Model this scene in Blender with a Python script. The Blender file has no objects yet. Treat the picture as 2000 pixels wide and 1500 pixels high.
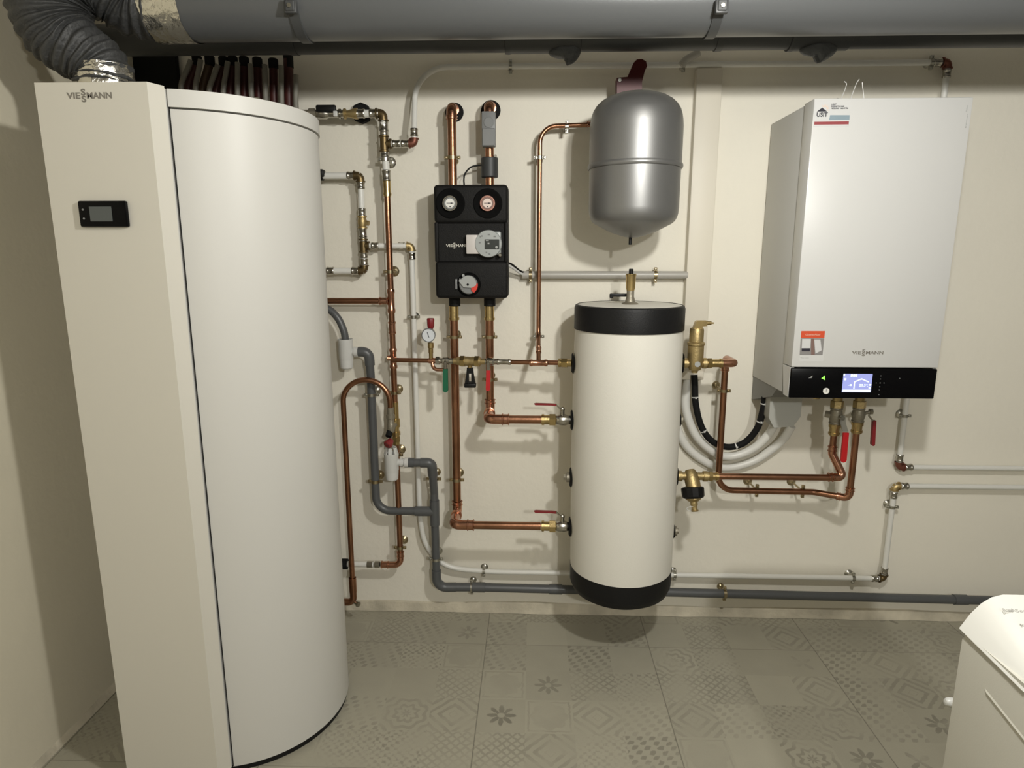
import bpy, bmesh, math, random
from mathutils import Vector, Matrix, noise

random.seed(7)
PI = math.pi
scene = bpy.context.scene
col = scene.collection

# ------------------------------------------------------------------ camera, lights, exposure
F_PX, PITCH, YAW, ROLL = 1262.8, 0.1972, 0.0333, -0.0002      # focal length in pixels of a 2000 px wide frame
CAM = Vector((0.0111, -2.3822, 1.4144))
fwd = Vector((-math.sin(YAW) * math.cos(PITCH), math.cos(YAW) * math.cos(PITCH), -math.sin(PITCH)))
rgt = Vector((math.cos(YAW), math.sin(YAW), 0.0))
upv = rgt.cross(fwd)
cam_data = bpy.data.cameras.new('camera')
cam_data.sensor_fit = 'HORIZONTAL'
cam_data.sensor_width = 36.0
cam_data.lens = F_PX / 2000.0 * 36.0
cam_data.clip_start = 0.02
cam = bpy.data.objects.new('camera', cam_data)
col.objects.link(cam)
m3 = Matrix((rgt, upv, -fwd)).transposed()
cam.matrix_world = Matrix.Translation(CAM) @ m3.to_4x4()
scene.camera = cam

world = bpy.data.worlds.new('world')
scene.world = world
world.use_nodes = True
world.node_tree.nodes['Background'].inputs[0].default_value = (1.0, 0.93, 0.82, 1)
world.node_tree.nodes['Background'].inputs[1].default_value = 0.0

def lamp(name, loc, watts, radius, rgb):
    l = bpy.data.lights.new(name, 'POINT')
    l.energy = watts
    l.shadow_soft_size = radius
    l.color = rgb
    o = bpy.data.objects.new(name, l)
    col.objects.link(o)
    o.location = loc
    return o

lamp('ceiling_lamp', (0.50, -1.62, 1.965), 59.0, 0.045, (1.0, 0.985, 0.93))
lamp('ceiling_lamp_by_door', (0.75, -3.80, 2.02), 100.0, 0.05, (1.0, 0.985, 0.93))

scene.view_settings.view_transform = 'Standard'
scene.view_settings.look = 'None'
scene.view_settings.exposure = 0.0
scene.view_settings.gamma = 1.0
scene.view_settings.use_curve_mapping = False
scene.cycles.use_denoising = True
scene.cycles.max_bounces = 10
scene.cycles.diffuse_bounces = 6
scene.cycles.sample_clamp_indirect = 6.0

# ------------------------------------------------------------------ helpers
def at(px, py, d):
    """The point at distance d in front of the back wall that the photograph shows at pixel px, py."""
    r = fwd + rgt * ((px - 1000.0) / F_PX) - upv * ((py - 750.0) / F_PX)
    t = (-d - CAM.y) / r.y
    return CAM + r * t

def V(x, d, z):
    return Vector((x, -d, z))

def lin(c):
    c = c / 255.0
    return c / 12.92 if c <= 0.04045 else ((c + 0.055) / 1.055) ** 2.4

def rgb(r, g, b):
    return (lin(r), lin(g), lin(b), 1.0)

class MB:
    """Collects shapes into one mesh."""
    def __init__(s):
        s.v, s.f, s.m = [], [], []
        s.mi = 0
    def add(s, verts, faces):
        b = len(s.v)
        s.v += [Vector(p) for p in verts]
        for f in faces:
            s.f.append([b + i for i in f]); s.m.append(s.mi)
        return s
    def bm(s, b):
        b.verts.index_update()
        s.add([v.co.copy() for v in b.verts], [[v.index for v in f.verts] for f in b.faces])
        b.free()
        return s
    def box(s, a, c, bev=0.0, seg=2, rot=None):
        a, c = Vector(a), Vector(c)
        b = bmesh.new()
        bmesh.ops.create_cube(b, size=1.0)
        sz = Vector((abs(c.x - a.x), abs(c.y - a.y), abs(c.z - a.z))); mid = (a + c) / 2
        for v in b.verts:
            v.co = Vector((v.co.x * sz.x, v.co.y * sz.y, v.co.z * sz.z))
        if bev > 0:
            bmesh.ops.bevel(b, geom=list(b.edges), offset=bev, segments=seg, affect='EDGES', profile=0.5)
        for v in b.verts:
            v.co = mid + (rot @ v.co if rot else v.co)
        return s.bm(b)
    def lathe(s, o, ax, prof, seg=32, closed=False, arc=None):
        """prof: list of (radius, height along ax)."""
        o, ax = Vector(o), Vector(ax).normalized()
        u = ax.orthogonal().normalized(); w = ax.cross(u)
        vs, fs, n = [], [], len(prof)
        for k in range(seg):
            a = 2 * PI * k / seg
            dr = u * math.cos(a) + w * math.sin(a)
            for r, h in prof:
                vs.append(o + ax * h + dr * max(r, 1e-5))
        for k in range(seg):
            k2 = (k + 1) % seg
            for i in range(n - 1 if not closed else n):
                j = (i + 1) % n
                fs.append([k * n + i, k2 * n + i, k2 * n + j, k * n + j])
        return s.add(vs, fs)
    def cyl(s, p0, p1, r0, r1=None, seg=24):
        p0, p1 = Vector(p0), Vector(p1)
        r1 = r0 if r1 is None else r1
        h = (p1 - p0).length
        return s.lathe(p0, p1 - p0, [(0, 0), (r0, 0), (r1, h), (0, h)], seg)
    def rcyl(s, p0, p1, r, b=0.002, seg=24):
        h = (Vector(p1) - Vector(p0)).length
        return s.lathe(p0, Vector(p1) - Vector(p0), [(0, 0), (r - b, 0), (r, b), (r, h - b), (r - b, h), (0, h)], seg)
    def hexnut(s, p0, p1, r):
        return s.cyl(p0, p1, r, r, 6)
    def ring(s, o, ax, r, t, w, seg=28):
        """A flat band around an axis: inner radius r, thickness t, width w."""
        return s.lathe(o, ax, [(r, -w / 2), (r + t, -w / 2), (r + t, w / 2), (r, w / 2)], seg, closed=True)
    def ball(s, o, r, seg=16):
        pr = [(r * math.sin(PI * i / 10), -r * math.cos(PI * i / 10)) for i in range(11)]
        return s.lathe(o, (0, 0, 1), pr, seg)
    def sweep(s, pts, rad, seg=16, caps=True):
        n = len(pts)
        pts = [Vector(p) for p in pts]
        T = []
        for i in range(n):
            t = (pts[min(i + 1, n - 1)] - pts[max(i - 1, 0)])
            T.append(t.normalized())
        u = T[0].orthogonal().normalized()
        vs, fs = [], []
        for i in range(n):
            u = (u - T[i] * u.dot(T[i])).normalized()
            w = T[i].cross(u)
            r = rad[i] if isinstance(rad, (list, tuple)) else rad
            for k in range(seg):
                a = 2 * PI * k / seg
                vs.append(pts[i] + (u * math.cos(a) + w * math.sin(a)) * r)
        for i in range(n - 1):
            for k in range(seg):
                k2 = (k + 1) % seg
                fs.append([i * seg + k, i * seg + k2, (i + 1) * seg + k2, (i + 1) * seg + k])
        if caps:
            fs.append(list(range(seg))[::-1])
            fs.append([(n - 1) * seg + k for k in range(seg)])
        return s.add(vs, fs)
    def tube(s, pts, r, bend=0.03, seg=16):
        return s.sweep(fillet(pts, bend), r, seg)
    def prism(s, poly, ext):
        """poly: 3-D outline, extruded by vector ext."""
        n = len(poly); ext = Vector(ext)
        vs = [Vector(p) for p in poly] + [Vector(p) + ext for p in poly]
        fs = [list(range(n))[::-1], [n + i for i in range(n)]]
        for i in range(n):
            j = (i + 1) % n
            fs.append([i, j, n + j, n + i])
        return s.add(vs, fs)
    def text(s, body, o, size, xdir=(1, 0, 0), up=(0, 0, 1), bold=0.0, ext=0.0004, width=None, align='LEFT', shear=0.0):
        cu = bpy.data.curves.new('lettering', 'FONT')
        cu.body = body; cu.size = size; cu.extrude = ext; cu.offset = bold * size; cu.align_x = align; cu.resolution_u = 3
        cu.shear = shear
        ob = bpy.data.objects.new('lettering', cu)
        col.objects.link(ob)
        dg = bpy.context.evaluated_depsgraph_get()
        me = bpy.data.meshes.new_from_object(ob.evaluated_get(dg))
        bpy.data.objects.remove(ob); bpy.data.curves.remove(cu)
        x, z = Vector(xdir).normalized(), Vector(up).normalized()
        nrm = x.cross(z)
        co = [v.co.copy() for v in me.vertices]
        sx = 1.0
        if width and co:
            w0 = max(c.x for c in co) - min(c.x for c in co)
            sx = width / w0 if w0 else 1.0
        xm = min((c.x for c in co), default=0.0) if width else 0.0
        s.add([Vector(o) + x * (c.x - xm) * sx + z * c.y + nrm * c.z for c in co], [list(p.vertices) for p in me.polygons])
        bpy.data.meshes.remove(me)
        return s

def fillet(pts, bend, n=8):
    pts = [Vector(p) for p in pts]
    out = [pts[0]]
    for i in range(1, len(pts) - 1):
        p, a, b = pts[i], pts[i - 1], pts[i + 1]
        d1, d2 = (a - p), (b - p)
        l1, l2 = d1.length, d2.length
        if l1 < 1e-6 or l2 < 1e-6:
            continue
        d1.normalize(); d2.normalize()
        ang = d1.angle(d2)
        if ang > PI - 0.03:
            out.append(p); continue
        bd = bend[i] if isinstance(bend, (list, tuple)) else bend
        t = min(bd / math.tan(ang / 2), l1 * 0.49 if i > 1 else l1 * 0.95, l2 * 0.49 if i < len(pts) - 2 else l2 * 0.95)
        rr = t * math.tan(ang / 2)
        c = p + (d1 + d2).normalized() * (rr / math.sin(ang / 2))
        s1, s2 = p + d1 * t - c, p + d2 * t - c
        tot = s1.angle(s2)
        axs = s1.cross(s2).normalized()
        for k in range(n + 1):
            out.append(c + Matrix.Rotation(tot * k / n, 3, axs) @ s1)
    out.append(pts[-1])
    return out

def spline(pts, n=10):
    """Catmull-Rom through the points."""
    P = [Vector(p) for p in pts]
    P = [P[0] * 2 - P[1]] + P + [P[-1] * 2 - P[-2]]
    out = []
    for i in range(1, len(P) - 2):
        a, b, c, d = P[i - 1], P[i], P[i + 1], P[i + 2]
        for k in range(n):
            t = k / n
            out.append(0.5 * ((2 * b) + (c - a) * t + (2 * a - 5 * b + 4 * c - d) * t * t + (3 * b - a - 3 * c + d) * t ** 3))
    out.append(P[-2])
    return out

def build(name, mb, mat, parent=None, root=None, sharp=32):
    """Links an MB as ONE mesh object. root: world point the mesh is relative to (its thing's origin)."""
    o = parent
    base = Vector((0, 0, 0))
    if parent is not None:
        p = parent
        while p is not None:
            base += p.location; p = p.parent
    elif root is not None:
        base = Vector(root)
    me = bpy.data.meshes.new(name)
    me.from_pydata([tuple(v - base) for v in mb.v], [], mb.f)
    mats = mat if isinstance(mat, (list, tuple)) else [mat]
    for m in mats:
        me.materials.append(m)
    me.polygons.foreach_set('material_index', mb.m)
    me.polygons.foreach_set('use_smooth', [True] * len(me.polygons))
    me.validate()
    b = bmesh.new(); b.from_mesh(me)
    bmesh.ops.recalc_face_normals(b, faces=b.faces)
    b.to_mesh(me); b.free()
    me.set_sharp_from_angle(angle=math.radians(sharp))
    ob = bpy.data.objects.new(name, me)
    col.objects.link(ob)
    if parent is not None:
        ob.parent = parent
    elif root is not None:
        ob.location = base
    return ob

def tag(o, label, cat, group=None, kind=None):
    if label: o['label'] = label
    if cat: o['category'] = cat
    if group: o['group'] = group
    if kind: o['kind'] = kind
    return o

def thing(name, label, cat, loc, group=None):
    o = bpy.data.objects.new(name, None)
    o.empty_display_size = 0.05
    col.objects.link(o)
    o.location = Vector(loc)
    return tag(o, label, cat, group)

def struct(name, mb, mat):
    o = build(name, mb, mat)
    o['kind'] = 'structure'
    return o

# ------------------------------------------------------------------ materials
def mat(name, base, rough=0.5, metal=0.0, bump=0.0, bscale=60.0, mottle=0.0, mscale=8.0, coat=0.0, emit=None, estr=0.0, spec=0.5, detail=3.0):
    m = bpy.data.materials.new(name)
    m.use_nodes = True
    nt = m.node_tree
    b = nt.nodes['Principled BSDF']
    b.inputs['Base Color'].default_value = base
    b.inputs['Roughness'].default_value = rough
    b.inputs['Metallic'].default_value = metal
    b.inputs['Coat Weight'].default_value = coat
    b.inputs['Specular IOR Level'].default_value = spec
    if emit:
        b.inputs['Emission Color'].default_value = emit
        b.inputs['Emission Strength'].default_value = estr
    geo = None
    if bump or mottle:
        geo = nt.nodes.new('ShaderNodeNewGeometry')
    if bump:
        nz = nt.nodes.new('ShaderNodeTexNoise')
        nz.inputs['Scale'].default_value = bscale; nz.inputs['Detail'].default_value = detail
        nt.links.new(geo.outputs['Position'], nz.inputs['Vector'])
        bp = nt.nodes.new('ShaderNodeBump')
        bp.inputs['Strength'].default_value = bump; bp.inputs['Distance'].default_value = 0.01
        nt.links.new(nz.outputs['Fac'], bp.inputs['Height'])
        nt.links.new(bp.outputs['Normal'], b.inputs['Normal'])
    if mottle:
        nz = nt.nodes.new('ShaderNodeTexNoise')
        nz.inputs['Scale'].default_value = mscale; nz.inputs['Detail'].default_value = 4.0
        nt.links.new(geo.outputs['Position'], nz.inputs['Vector'])
        mx = nt.nodes.new('ShaderNodeMix'); mx.data_type = 'RGBA'
        rp = nt.nodes.new('ShaderNodeMapRange')
        rp.inputs[1].default_value = 0.3; rp.inputs[2].default_value = 0.7
        nt.links.new(nz.outputs['Fac'], rp.inputs[0])
        nt.links.new(rp.outputs[0], mx.inputs['Factor'])
        mx.inputs[6].default_value = tuple(c * (1 - mottle) for c in base[:3]) + (1,)
        mx.inputs[7].default_value = tuple(min(1, c * (1 + mottle * 0.6)) for c in base[:3]) + (1,)
        nt.links.new(mx.outputs[2], b.inputs['Base Color'])
    return m

M = {}
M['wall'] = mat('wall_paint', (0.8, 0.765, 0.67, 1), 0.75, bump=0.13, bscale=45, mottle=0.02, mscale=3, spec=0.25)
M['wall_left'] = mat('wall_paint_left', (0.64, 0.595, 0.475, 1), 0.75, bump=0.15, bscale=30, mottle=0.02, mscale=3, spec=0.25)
M['ceiling'] = mat('ceiling_low_bounce', (0.24, 0.225, 0.20, 1), 0.8, bump=0.1, bscale=30)  # unseen ceiling, darkened to weaken the light bounced into shadows
M['wall_far'] = mat('far_wall_low_bounce', (0.22, 0.21, 0.19, 1), 0.85, bump=0.3, bscale=20)  # walls out of view, kept dark so they return little light
M['mortar'] = mat('skirting_mortar', (0.57, 0.52, 0.41, 1), 0.85, bump=0.5, bscale=40, mottle=0.28, mscale=9)
M['enamel'] = mat('white_enamel', (0.61, 0.61, 0.6, 1), 0.32, bump=0.02, bscale=900)
M['hp_panel'] = mat('white_steel_panel', (0.635, 0.61, 0.54, 1), 0.42, bump=0.03, bscale=700)
M['hp_curve'] = mat('white_steel_casing', (0.6, 0.59, 0.555, 1), 0.46, bump=0.03, bscale=700)
M['steel_shaded'] = mat('casing_steel_shaded', (0.54, 0.54, 0.525, 1), 0.45, bump=0.02, bscale=500)  # grey of the boiler's unlit sides put into the colour
M['vinyl'] = mat('cream_vinyl', (0.74, 0.72, 0.655, 1), 0.5, bump=0.06, bscale=250)
M['black_vinyl'] = mat('black_vinyl', (0.008, 0.008, 0.0085, 1), 0.5, bump=0.08, bscale=300, spec=0.25)
M['epp'] = mat('black_foam_shell', (0.0075, 0.0072, 0.007, 1), 0.62, bump=0.2, bscale=260, spec=0.22)
M['recess'] = mat('recess_shade_black', (0.004, 0.004, 0.004, 1), 0.8, spec=0.08)  # blacker than the foam: shade of the hollows as colour
M['black'] = mat('black_plastic', (0.006, 0.006, 0.006, 1), 0.45, spec=0.25)
M['gloss'] = mat('black_gloss_panel', (0.0025, 0.0025, 0.003, 1), 0.25, spec=0.12)
M['rubber'] = mat('black_rubber', (0.008, 0.008, 0.008, 1), 0.75, spec=0.2)
M['copper'] = mat('copper_pipe', (0.36, 0.18, 0.105, 1), 0.30, 1.0, bump=0.05, bscale=90, mottle=0.22, mscale=14)
M['copper_bright'] = mat('copper_fitting', (0.5, 0.255, 0.165, 1), 0.24, 1.0, bump=0.05, bscale=90, mottle=0.15, mscale=22)
M['brass'] = mat('brass', (0.52, 0.39, 0.18, 1), 0.30, 1.0, bump=0.05, bscale=150, mottle=0.15, mscale=30)
M['brass_cast'] = mat('cast_brass', (0.47, 0.36, 0.175, 1), 0.45, 0.85, bump=0.12, bscale=200, mottle=0.12, mscale=30)
M['bronze'] = mat('cast_bronze', (0.27, 0.245, 0.19, 1), 0.45, 0.55, bump=0.15, bscale=200)
M['nickel'] = mat('nickel', (0.46, 0.44, 0.39, 1), 0.24, 1.0)
M['zinc'] = mat('zinc_steel', (0.5, 0.49, 0.44, 1), 0.28, 1.0, bump=0.04, bscale=150)
M['zinc_yellow'] = mat('yellow_zinc_steel', (0.42, 0.35, 0.22, 1), 0.30, 1.0, bump=0.04, bscale=150)
M['mlc'] = mat('white_composite_pipe', (0.72, 0.715, 0.675, 1), 0.35)
M['fitting_dark'] = mat('dark_press_fitting', (0.16, 0.115, 0.055, 1), 0.4, 0.85)
M['fitting_red'] = mat('red_brown_fitting', (0.20, 0.075, 0.05, 1), 0.45, 0.6)
M['pvc'] = mat('grey_pvc', (0.085, 0.089, 0.092, 1), 0.38)
M['hose_white'] = mat('white_pipe_shaded', (0.21, 0.20, 0.17, 1), 0.5)  # white pipes toned down, the shade under the duct is in the colour
M['pvc_light'] = mat('light_grey_conduit', (0.40, 0.385, 0.35, 1), 0.35)
M['duct'] = mat('grey_duct', (0.092, 0.096, 0.099, 1), 0.33, bump=0.02, bscale=200)
M['pvc_shaded'] = mat('drain_grey_shaded', (0.04, 0.042, 0.043, 1), 0.45)  # darkened colour includes the shade of the big duct
M['tape'] = mat('grey_tape', (0.07, 0.075, 0.08, 1), 0.5, bump=0.5, bscale=60)
M['foil'] = mat('foil_tape', (0.72, 0.70, 0.64, 1), 0.22, 1.0, bump=0.6, bscale=40, detail=5)
M['flex'] = mat('flexible_hose_cloth', (0.045, 0.046, 0.046, 1), 0.55, bump=0.4, bscale=70)
M['white_plastic'] = mat('white_plastic', (0.6, 0.6, 0.58, 1), 0.35)
M['trunking'] = mat('white_trunking', (0.72, 0.675, 0.575, 1), 0.5)
M['silver'] = mat('silver_paint', (0.235, 0.235, 0.232, 1), 0.42, 0.7, bump=0.02, bscale=400)
M['red'] = mat('red_plastic', (0.45, 0.008, 0.012, 1), 0.4)
M['red_dark'] = mat('dark_red_plastic', (0.20, 0.010, 0.014, 1), 0.45)
M['red_bracket'] = mat('red_steel_shaded', (0.075, 0.004, 0.005, 1), 0.45)  # red lowered to carry the shade behind the vessel
M['green'] = mat('green_plastic', (0.006, 0.115, 0.055, 1), 0.4)
M['grey_plastic'] = mat('grey_plastic', (0.36, 0.37, 0.36, 1), 0.4)
M['shade_grey'] = mat('chassis_steel_shaded', (0.20, 0.20, 0.19, 1), 0.55)  # shade beneath the boiler painted into the chassis colour
M['box_shade_grey'] = mat('box_plastic_shaded', (0.40, 0.40, 0.37, 1), 0.5)  # white box greyed, boiler shade included in its colour
M['duct_band'] = mat('dark_grey_band', (0.055, 0.057, 0.058, 1), 0.45)
M['mid_grey'] = mat('mid_grey_plastic', (0.19, 0.195, 0.195, 1), 0.45)
M['dial'] = mat('dial_face', (0.78, 0.77, 0.73, 1), 0.4)
M['logo_grey'] = mat('logo_grey', (0.20, 0.185, 0.16, 1), 0.5)
M['logo_white'] = mat('logo_white', (0.62, 0.60, 0.54, 1), 0.5)
M['print_grey'] = mat('pale_grey_print', (0.34, 0.335, 0.31, 1), 0.5)
M['ink'] = mat('black_ink', (0.02, 0.018, 0.03, 1), 0.6)
M['screen_off'] = mat('grey_display', (0.085, 0.095, 0.095, 1), 0.25)
M['screen'] = mat('lit_display', (0.10, 0.10, 0.2, 1), 0.3, emit=(0.32, 0.36, 0.72, 1), estr=1.0)
M['screen_white'] = mat('lit_display_symbols', (0.5, 0.5, 0.5, 1), 0.3, emit=(0.80, 0.95, 1.0, 1), estr=1.0)
M['led_green'] = mat('green_led', (0.1, 0.4, 0.05, 1), 0.3, emit=(0.35, 0.95, 0.10, 1), estr=1.0)
M['paper'] = mat('sticker_paper', (0.6, 0.6, 0.6, 1), 0.5)
M['sticker_red'] = mat('sticker_red', (0.29, 0.055, 0.06, 1), 0.5)
M['sticker_orange'] = mat('sticker_orange', (0.62, 0.075, 0.025, 1), 0.5)
M['sticker_blue'] = mat('sticker_blue', (0.24, 0.31, 0.36, 1), 0.5)
M['sticker_grey'] = mat('sticker_grey', (0.24, 0.23, 0.225, 1), 0.5)
M['sticker_brown'] = mat('sticker_brown', (0.20, 0.125, 0.105, 1), 0.5)
M['sticker_peach'] = mat('sticker_peach', (0.72, 0.55, 0.44, 1), 0.5)
M['hose_red'] = mat('red_hose_shaded', (0.055, 0.01, 0.008, 1), 0.5)  # red darkened with the shade around the bundle
M['hose_brown'] = mat('brown_heating_hose', (0.07, 0.04, 0.02, 1), 0.5)
M['machine'] = mat('white_machine_enamel', (0.62, 0.615, 0.575, 1), 0.35)
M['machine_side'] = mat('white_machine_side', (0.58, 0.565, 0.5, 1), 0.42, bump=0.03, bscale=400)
M['chrome'] = mat('chrome', (0.8, 0.8, 0.8, 1), 0.1, 1.0)

M['rim_pink'] = mat('copper_tinted_rim', (0.55, 0.30, 0.24, 1), 0.3, 0.8)
M['dial_pink'] = mat('pink_dial_face', (0.75, 0.62, 0.56, 1), 0.4)
M['dial_blue'] = mat('pale_blue_dial_face', (0.62, 0.65, 0.68, 1), 0.35)
M['pump_grey'] = mat('light_grey_pump_housing', (0.36, 0.38, 0.375, 1), 0.38)
M['display_dark'] = mat('dark_display', (0.028, 0.033, 0.030, 1), 0.3)
M['connector'] = mat('pale_connector_plastic', (0.58, 0.545, 0.52, 1), 0.45)
M['red_bright'] = mat('bright_red_plastic', (0.62, 0.045, 0.03, 1), 0.4)
M['red_knob'] = mat('wine_red_plastic', (0.22, 0.022, 0.024, 1), 0.45)
M['epp_grey'] = mat('dark_grey_foam', (0.035, 0.037, 0.038, 1), 0.5)

def floor_material():
    m = bpy.data.materials.new('patterned_floor_tile')
    m.use_nodes = True
    nt = m.node_tree
    L = nt.links
    bs = nt.nodes['Principled BSDF']
    bs.inputs['Roughness'].default_value = 0.42
    bs.inputs['Specular IOR Level'].default_value = 0.35
    geo = nt.nodes.new('ShaderNodeNewGeometry')
    sep = nt.nodes.new('ShaderNodeSeparateXYZ')
    L.new(geo.outputs['Position'], sep.inputs[0])
    def mth(op, a, b=None, c=None):
        n = nt.nodes.new('ShaderNodeMath'); n.operation = op
        for i, x in enumerate((a, b, c)):
            if x is None: continue
            if isinstance(x, (int, float)): n.inputs[i].default_value = x
            else: L.new(x, n.inputs[i])
        return n.outputs[0]
    def sstep(x, lo, hi):
        n = nt.nodes.new('ShaderNodeMapRange'); n.interpolation_type = 'SMOOTHSTEP'
        L.new(x, n.inputs[0]); n.inputs[1].default_value = lo; n.inputs[2].default_value = hi
        return n.outputs[0]
    X = mth('ADD', sep.outputs[0], 0.1569 + 0.6 * 10)
    Y = mth('ADD', mth('MULTIPLY', sep.outputs[1], -1.0), -0.2269 + 0.6 * 10)
    u, v = mth('DIVIDE', X, 0.15), mth('DIVIDE', Y, 0.15)
    cu, cv = mth('FLOOR', u), mth('FLOOR', v)
    wob = nt.nodes.new('ShaderNodeTexNoise'); wob.inputs['Scale'].default_value = 60.0
    L.new(geo.outputs['Position'], wob.inputs['Vector'])
    wsep = nt.nodes.new('ShaderNodeSeparateColor'); L.new(wob.outputs['Color'], wsep.inputs[0])
    fu = mth('ADD', mth('SUBTRACT', mth('FRACT', u), 0.5), mth('MULTIPLY', mth('SUBTRACT', wsep.outputs[0], 0.5), 0.07))
    fv = mth('ADD', mth('SUBTRACT', mth('FRACT', v), 0.5), mth('MULTIPLY', mth('SUBTRACT', wsep.outputs[1], 0.5), 0.07))
    cmb = nt.nodes.new('ShaderNodeCombineXYZ'); L.new(cu, cmb.inputs[0]); L.new(cv, cmb.inputs[1])
    wn = nt.nodes.new('ShaderNodeTexWhiteNoise'); wn.noise_dimensions = '2D'
    L.new(cmb.outputs[0], wn.inputs['Vector'])
    rnd = wn.outputs['Value']
    sc = nt.nodes.new('ShaderNodeSeparateColor'); L.new(wn.outputs['Color'], sc.inputs[0])
    rnd2, rnd3 = sc.outputs[1], sc.outputs[2]
    rr = mth('SQRT', mth('ADD', mth('MULTIPLY', fu, fu), mth('MULTIPLY', fv, fv)))
    th = mth('ARCTAN2', fv, fu)
    def band(x, t, w=0.12): return sstep(x, t - w, t + w)
    # the motifs, each 0..1
    pet8 = mth('ABSOLUTE', mth('COSINE', mth('MULTIPLY', th, 4.0)))
    flower = mth('MULTIPLY', mth('SUBTRACT', 1.0, sstep(mth('SUBTRACT', rr, mth('MULTIPLY', pet8, 0.24)), 0.05, 0.09)), sstep(rr, 0.06, 0.09))
    leaf4 = mth('POWER', mth('ABSOLUTE', mth('COSINE', mth('MULTIPLY', mth('ADD', th, 0.6), 2.0))), 3.0)
    blades = mth('SUBTRACT', 1.0, sstep(mth('SUBTRACT', rr, mth('MULTIPLY', leaf4, 0.26)), 0.0, 0.05))
    dots = band(mth('MULTIPLY', mth('SINE', mth('MULTIPLY', mth('ADD', fu, mth('MULTIPLY', fv, 0.5)), 25.1)), mth('SINE', mth('MULTIPLY', fv, 25.1))), 0.2)
    rings = band(mth('SINE', mth('ADD', mth('MULTIPLY', rr, 34.0), mth('MULTIPLY', mth('COSINE', mth('MULTIPLY', th, 8.0)), 1.2))), 0.25, 0.35)
    lat = band(mth('MAXIMUM', mth('SINE', mth('MULTIPLY', mth('ADD', fu, fv), 31.4)), mth('SINE', mth('MULTIPLY', mth('SUBTRACT', fu, fv), 31.4))), 0.55, 0.3)
    au, av = mth('ABSOLUTE', fu), mth('ABSOLUTE', fv)
    dia = mth('ADD', au, av)
    diamond = mth('MULTIPLY', band(mth('SINE', mth('MULTIPLY', dia, 26.0)), 0.2, 0.3), sstep(dia, 0.08, 0.12))
    cloud = nt.nodes.new('ShaderNodeTexNoise'); cloud.inputs['Scale'].default_value = 75.0; cloud.inputs['Detail'].default_value = 2.0
    L.new(geo.outputs['Position'], cloud.inputs['Vector'])
    lace = mth('MULTIPLY', band(mth('MULTIPLY', mth('COSINE', mth('MULTIPLY', fu, 37.7)), mth('COSINE', mth('MULTIPLY', fv, 37.7))), 0.05, 0.4), sstep(cloud.outputs['Fac'], 0.35, 0.6))
    frame = mth('MULTIPLY', sstep(mth('MAXIMUM', au, av), 0.40, 0.42), mth('SUBTRACT', 1.0, sstep(mth('MAXIMUM', au, av), 0.44, 0.46)))
    medal = mth('MAXIMUM', mth('MULTIPLY', mth('SUBTRACT', 1.0, sstep(mth('SUBTRACT', rr, mth('MULTIPLY', pet8, 0.06)), 0.33, 0.36)), 0.6), frame)
    def pick(lo, hi):
        return mth('MULTIPLY', mth('GREATER_THAN', rnd, lo), mth('LESS_THAN', rnd, hi))
    tot = None
    step = 0.0
    for pat, w, amp in ((flower, 0.055, 1.0), (blades, 0.035, 1.0), (dots, 0.12, 0.75), (rings, 0.13, 0.7), (lat, 0.12, 0.7), (diamond, 0.08, 0.55), (lace, 0.20, 0.9), (medal, 0.07, 0.55)):
        t = mth('MULTIPLY', mth('MULTIPLY', pat, pick(step, step + w)), amp)
        step += w
        tot = t if tot is None else mth('ADD', tot, t)
    wear = nt.nodes.new('ShaderNodeTexNoise'); wear.inputs['Scale'].default_value = 9.0; wear.inputs['Detail'].default_value = 5.0
    L.new(geo.outputs['Position'], wear.inputs['Vector'])
    tot = mth('MULTIPLY', tot, sstep(wear.outputs['Fac'], 0.30, 0.62))
    tot = mth('MULTIPLY', tot, mth('ADD', 0.55, mth('MULTIPLY', rnd3, 0.5)))
    # cell tone and mottling
    tone = mth('ADD', mth('MULTIPLY', mth('SUBTRACT', rnd2, 0.5), 0.10), mth('MULTIPLY', mth('SUBTRACT', wear.outputs['Fac'], 0.5), 0.16))
    speck = nt.nodes.new('ShaderNodeTexNoise'); speck.inputs['Scale'].default_value = 320.0
    L.new(geo.outputs['Position'], speck.inputs['Vector'])
    tone = mth('ADD', tone, mth('MULTIPLY', mth('SUBTRACT', speck.outputs['Fac'], 0.5), 0.10))
    # grout every 0.6 m
    gx = mth('ABSOLUTE', mth('SUBTRACT', mth('FRACT', mth('ADD', mth('DIVIDE', X, 0.6), 0.5)), 0.5))
    gy = mth('ABSOLUTE', mth('SUBTRACT', mth('FRACT', mth('ADD', mth('DIVIDE', Y, 0.6), 0.5)), 0.5))
    gr = mth('MAXIMUM', mth('SUBTRACT', 1.0, sstep(gx, 0.0016, 0.0036)), mth('MULTIPLY', mth('SUBTRACT', 1.0, sstep(gy, 0.0016, 0.0036)), 0.6))
    val = mth('SUBTRACT', mth('ADD', 1.0, tone), mth('MULTIPLY', tot, 0.42))
    val = mth('MULTIPLY', val, mth('SUBTRACT', 1.0, mth('MULTIPLY', gr, 0.45)))
    mx = nt.nodes.new('ShaderNodeMix'); mx.data_type = 'RGBA'; mx.blend_type = 'MULTIPLY'
    mx.inputs['Factor'].default_value = 1.0
    mx.inputs[6].default_value = (0.37, 0.35, 0.278, 1)
    cc = nt.nodes.new('ShaderNodeCombineXYZ')
    for i in range(3): L.new(val, cc.inputs[i])
    L.new(cc.outputs[0], mx.inputs[7])
    L.new(mx.outputs[2], bs.inputs['Base Color'])
    return m
M['floor'] = floor_material()

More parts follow.
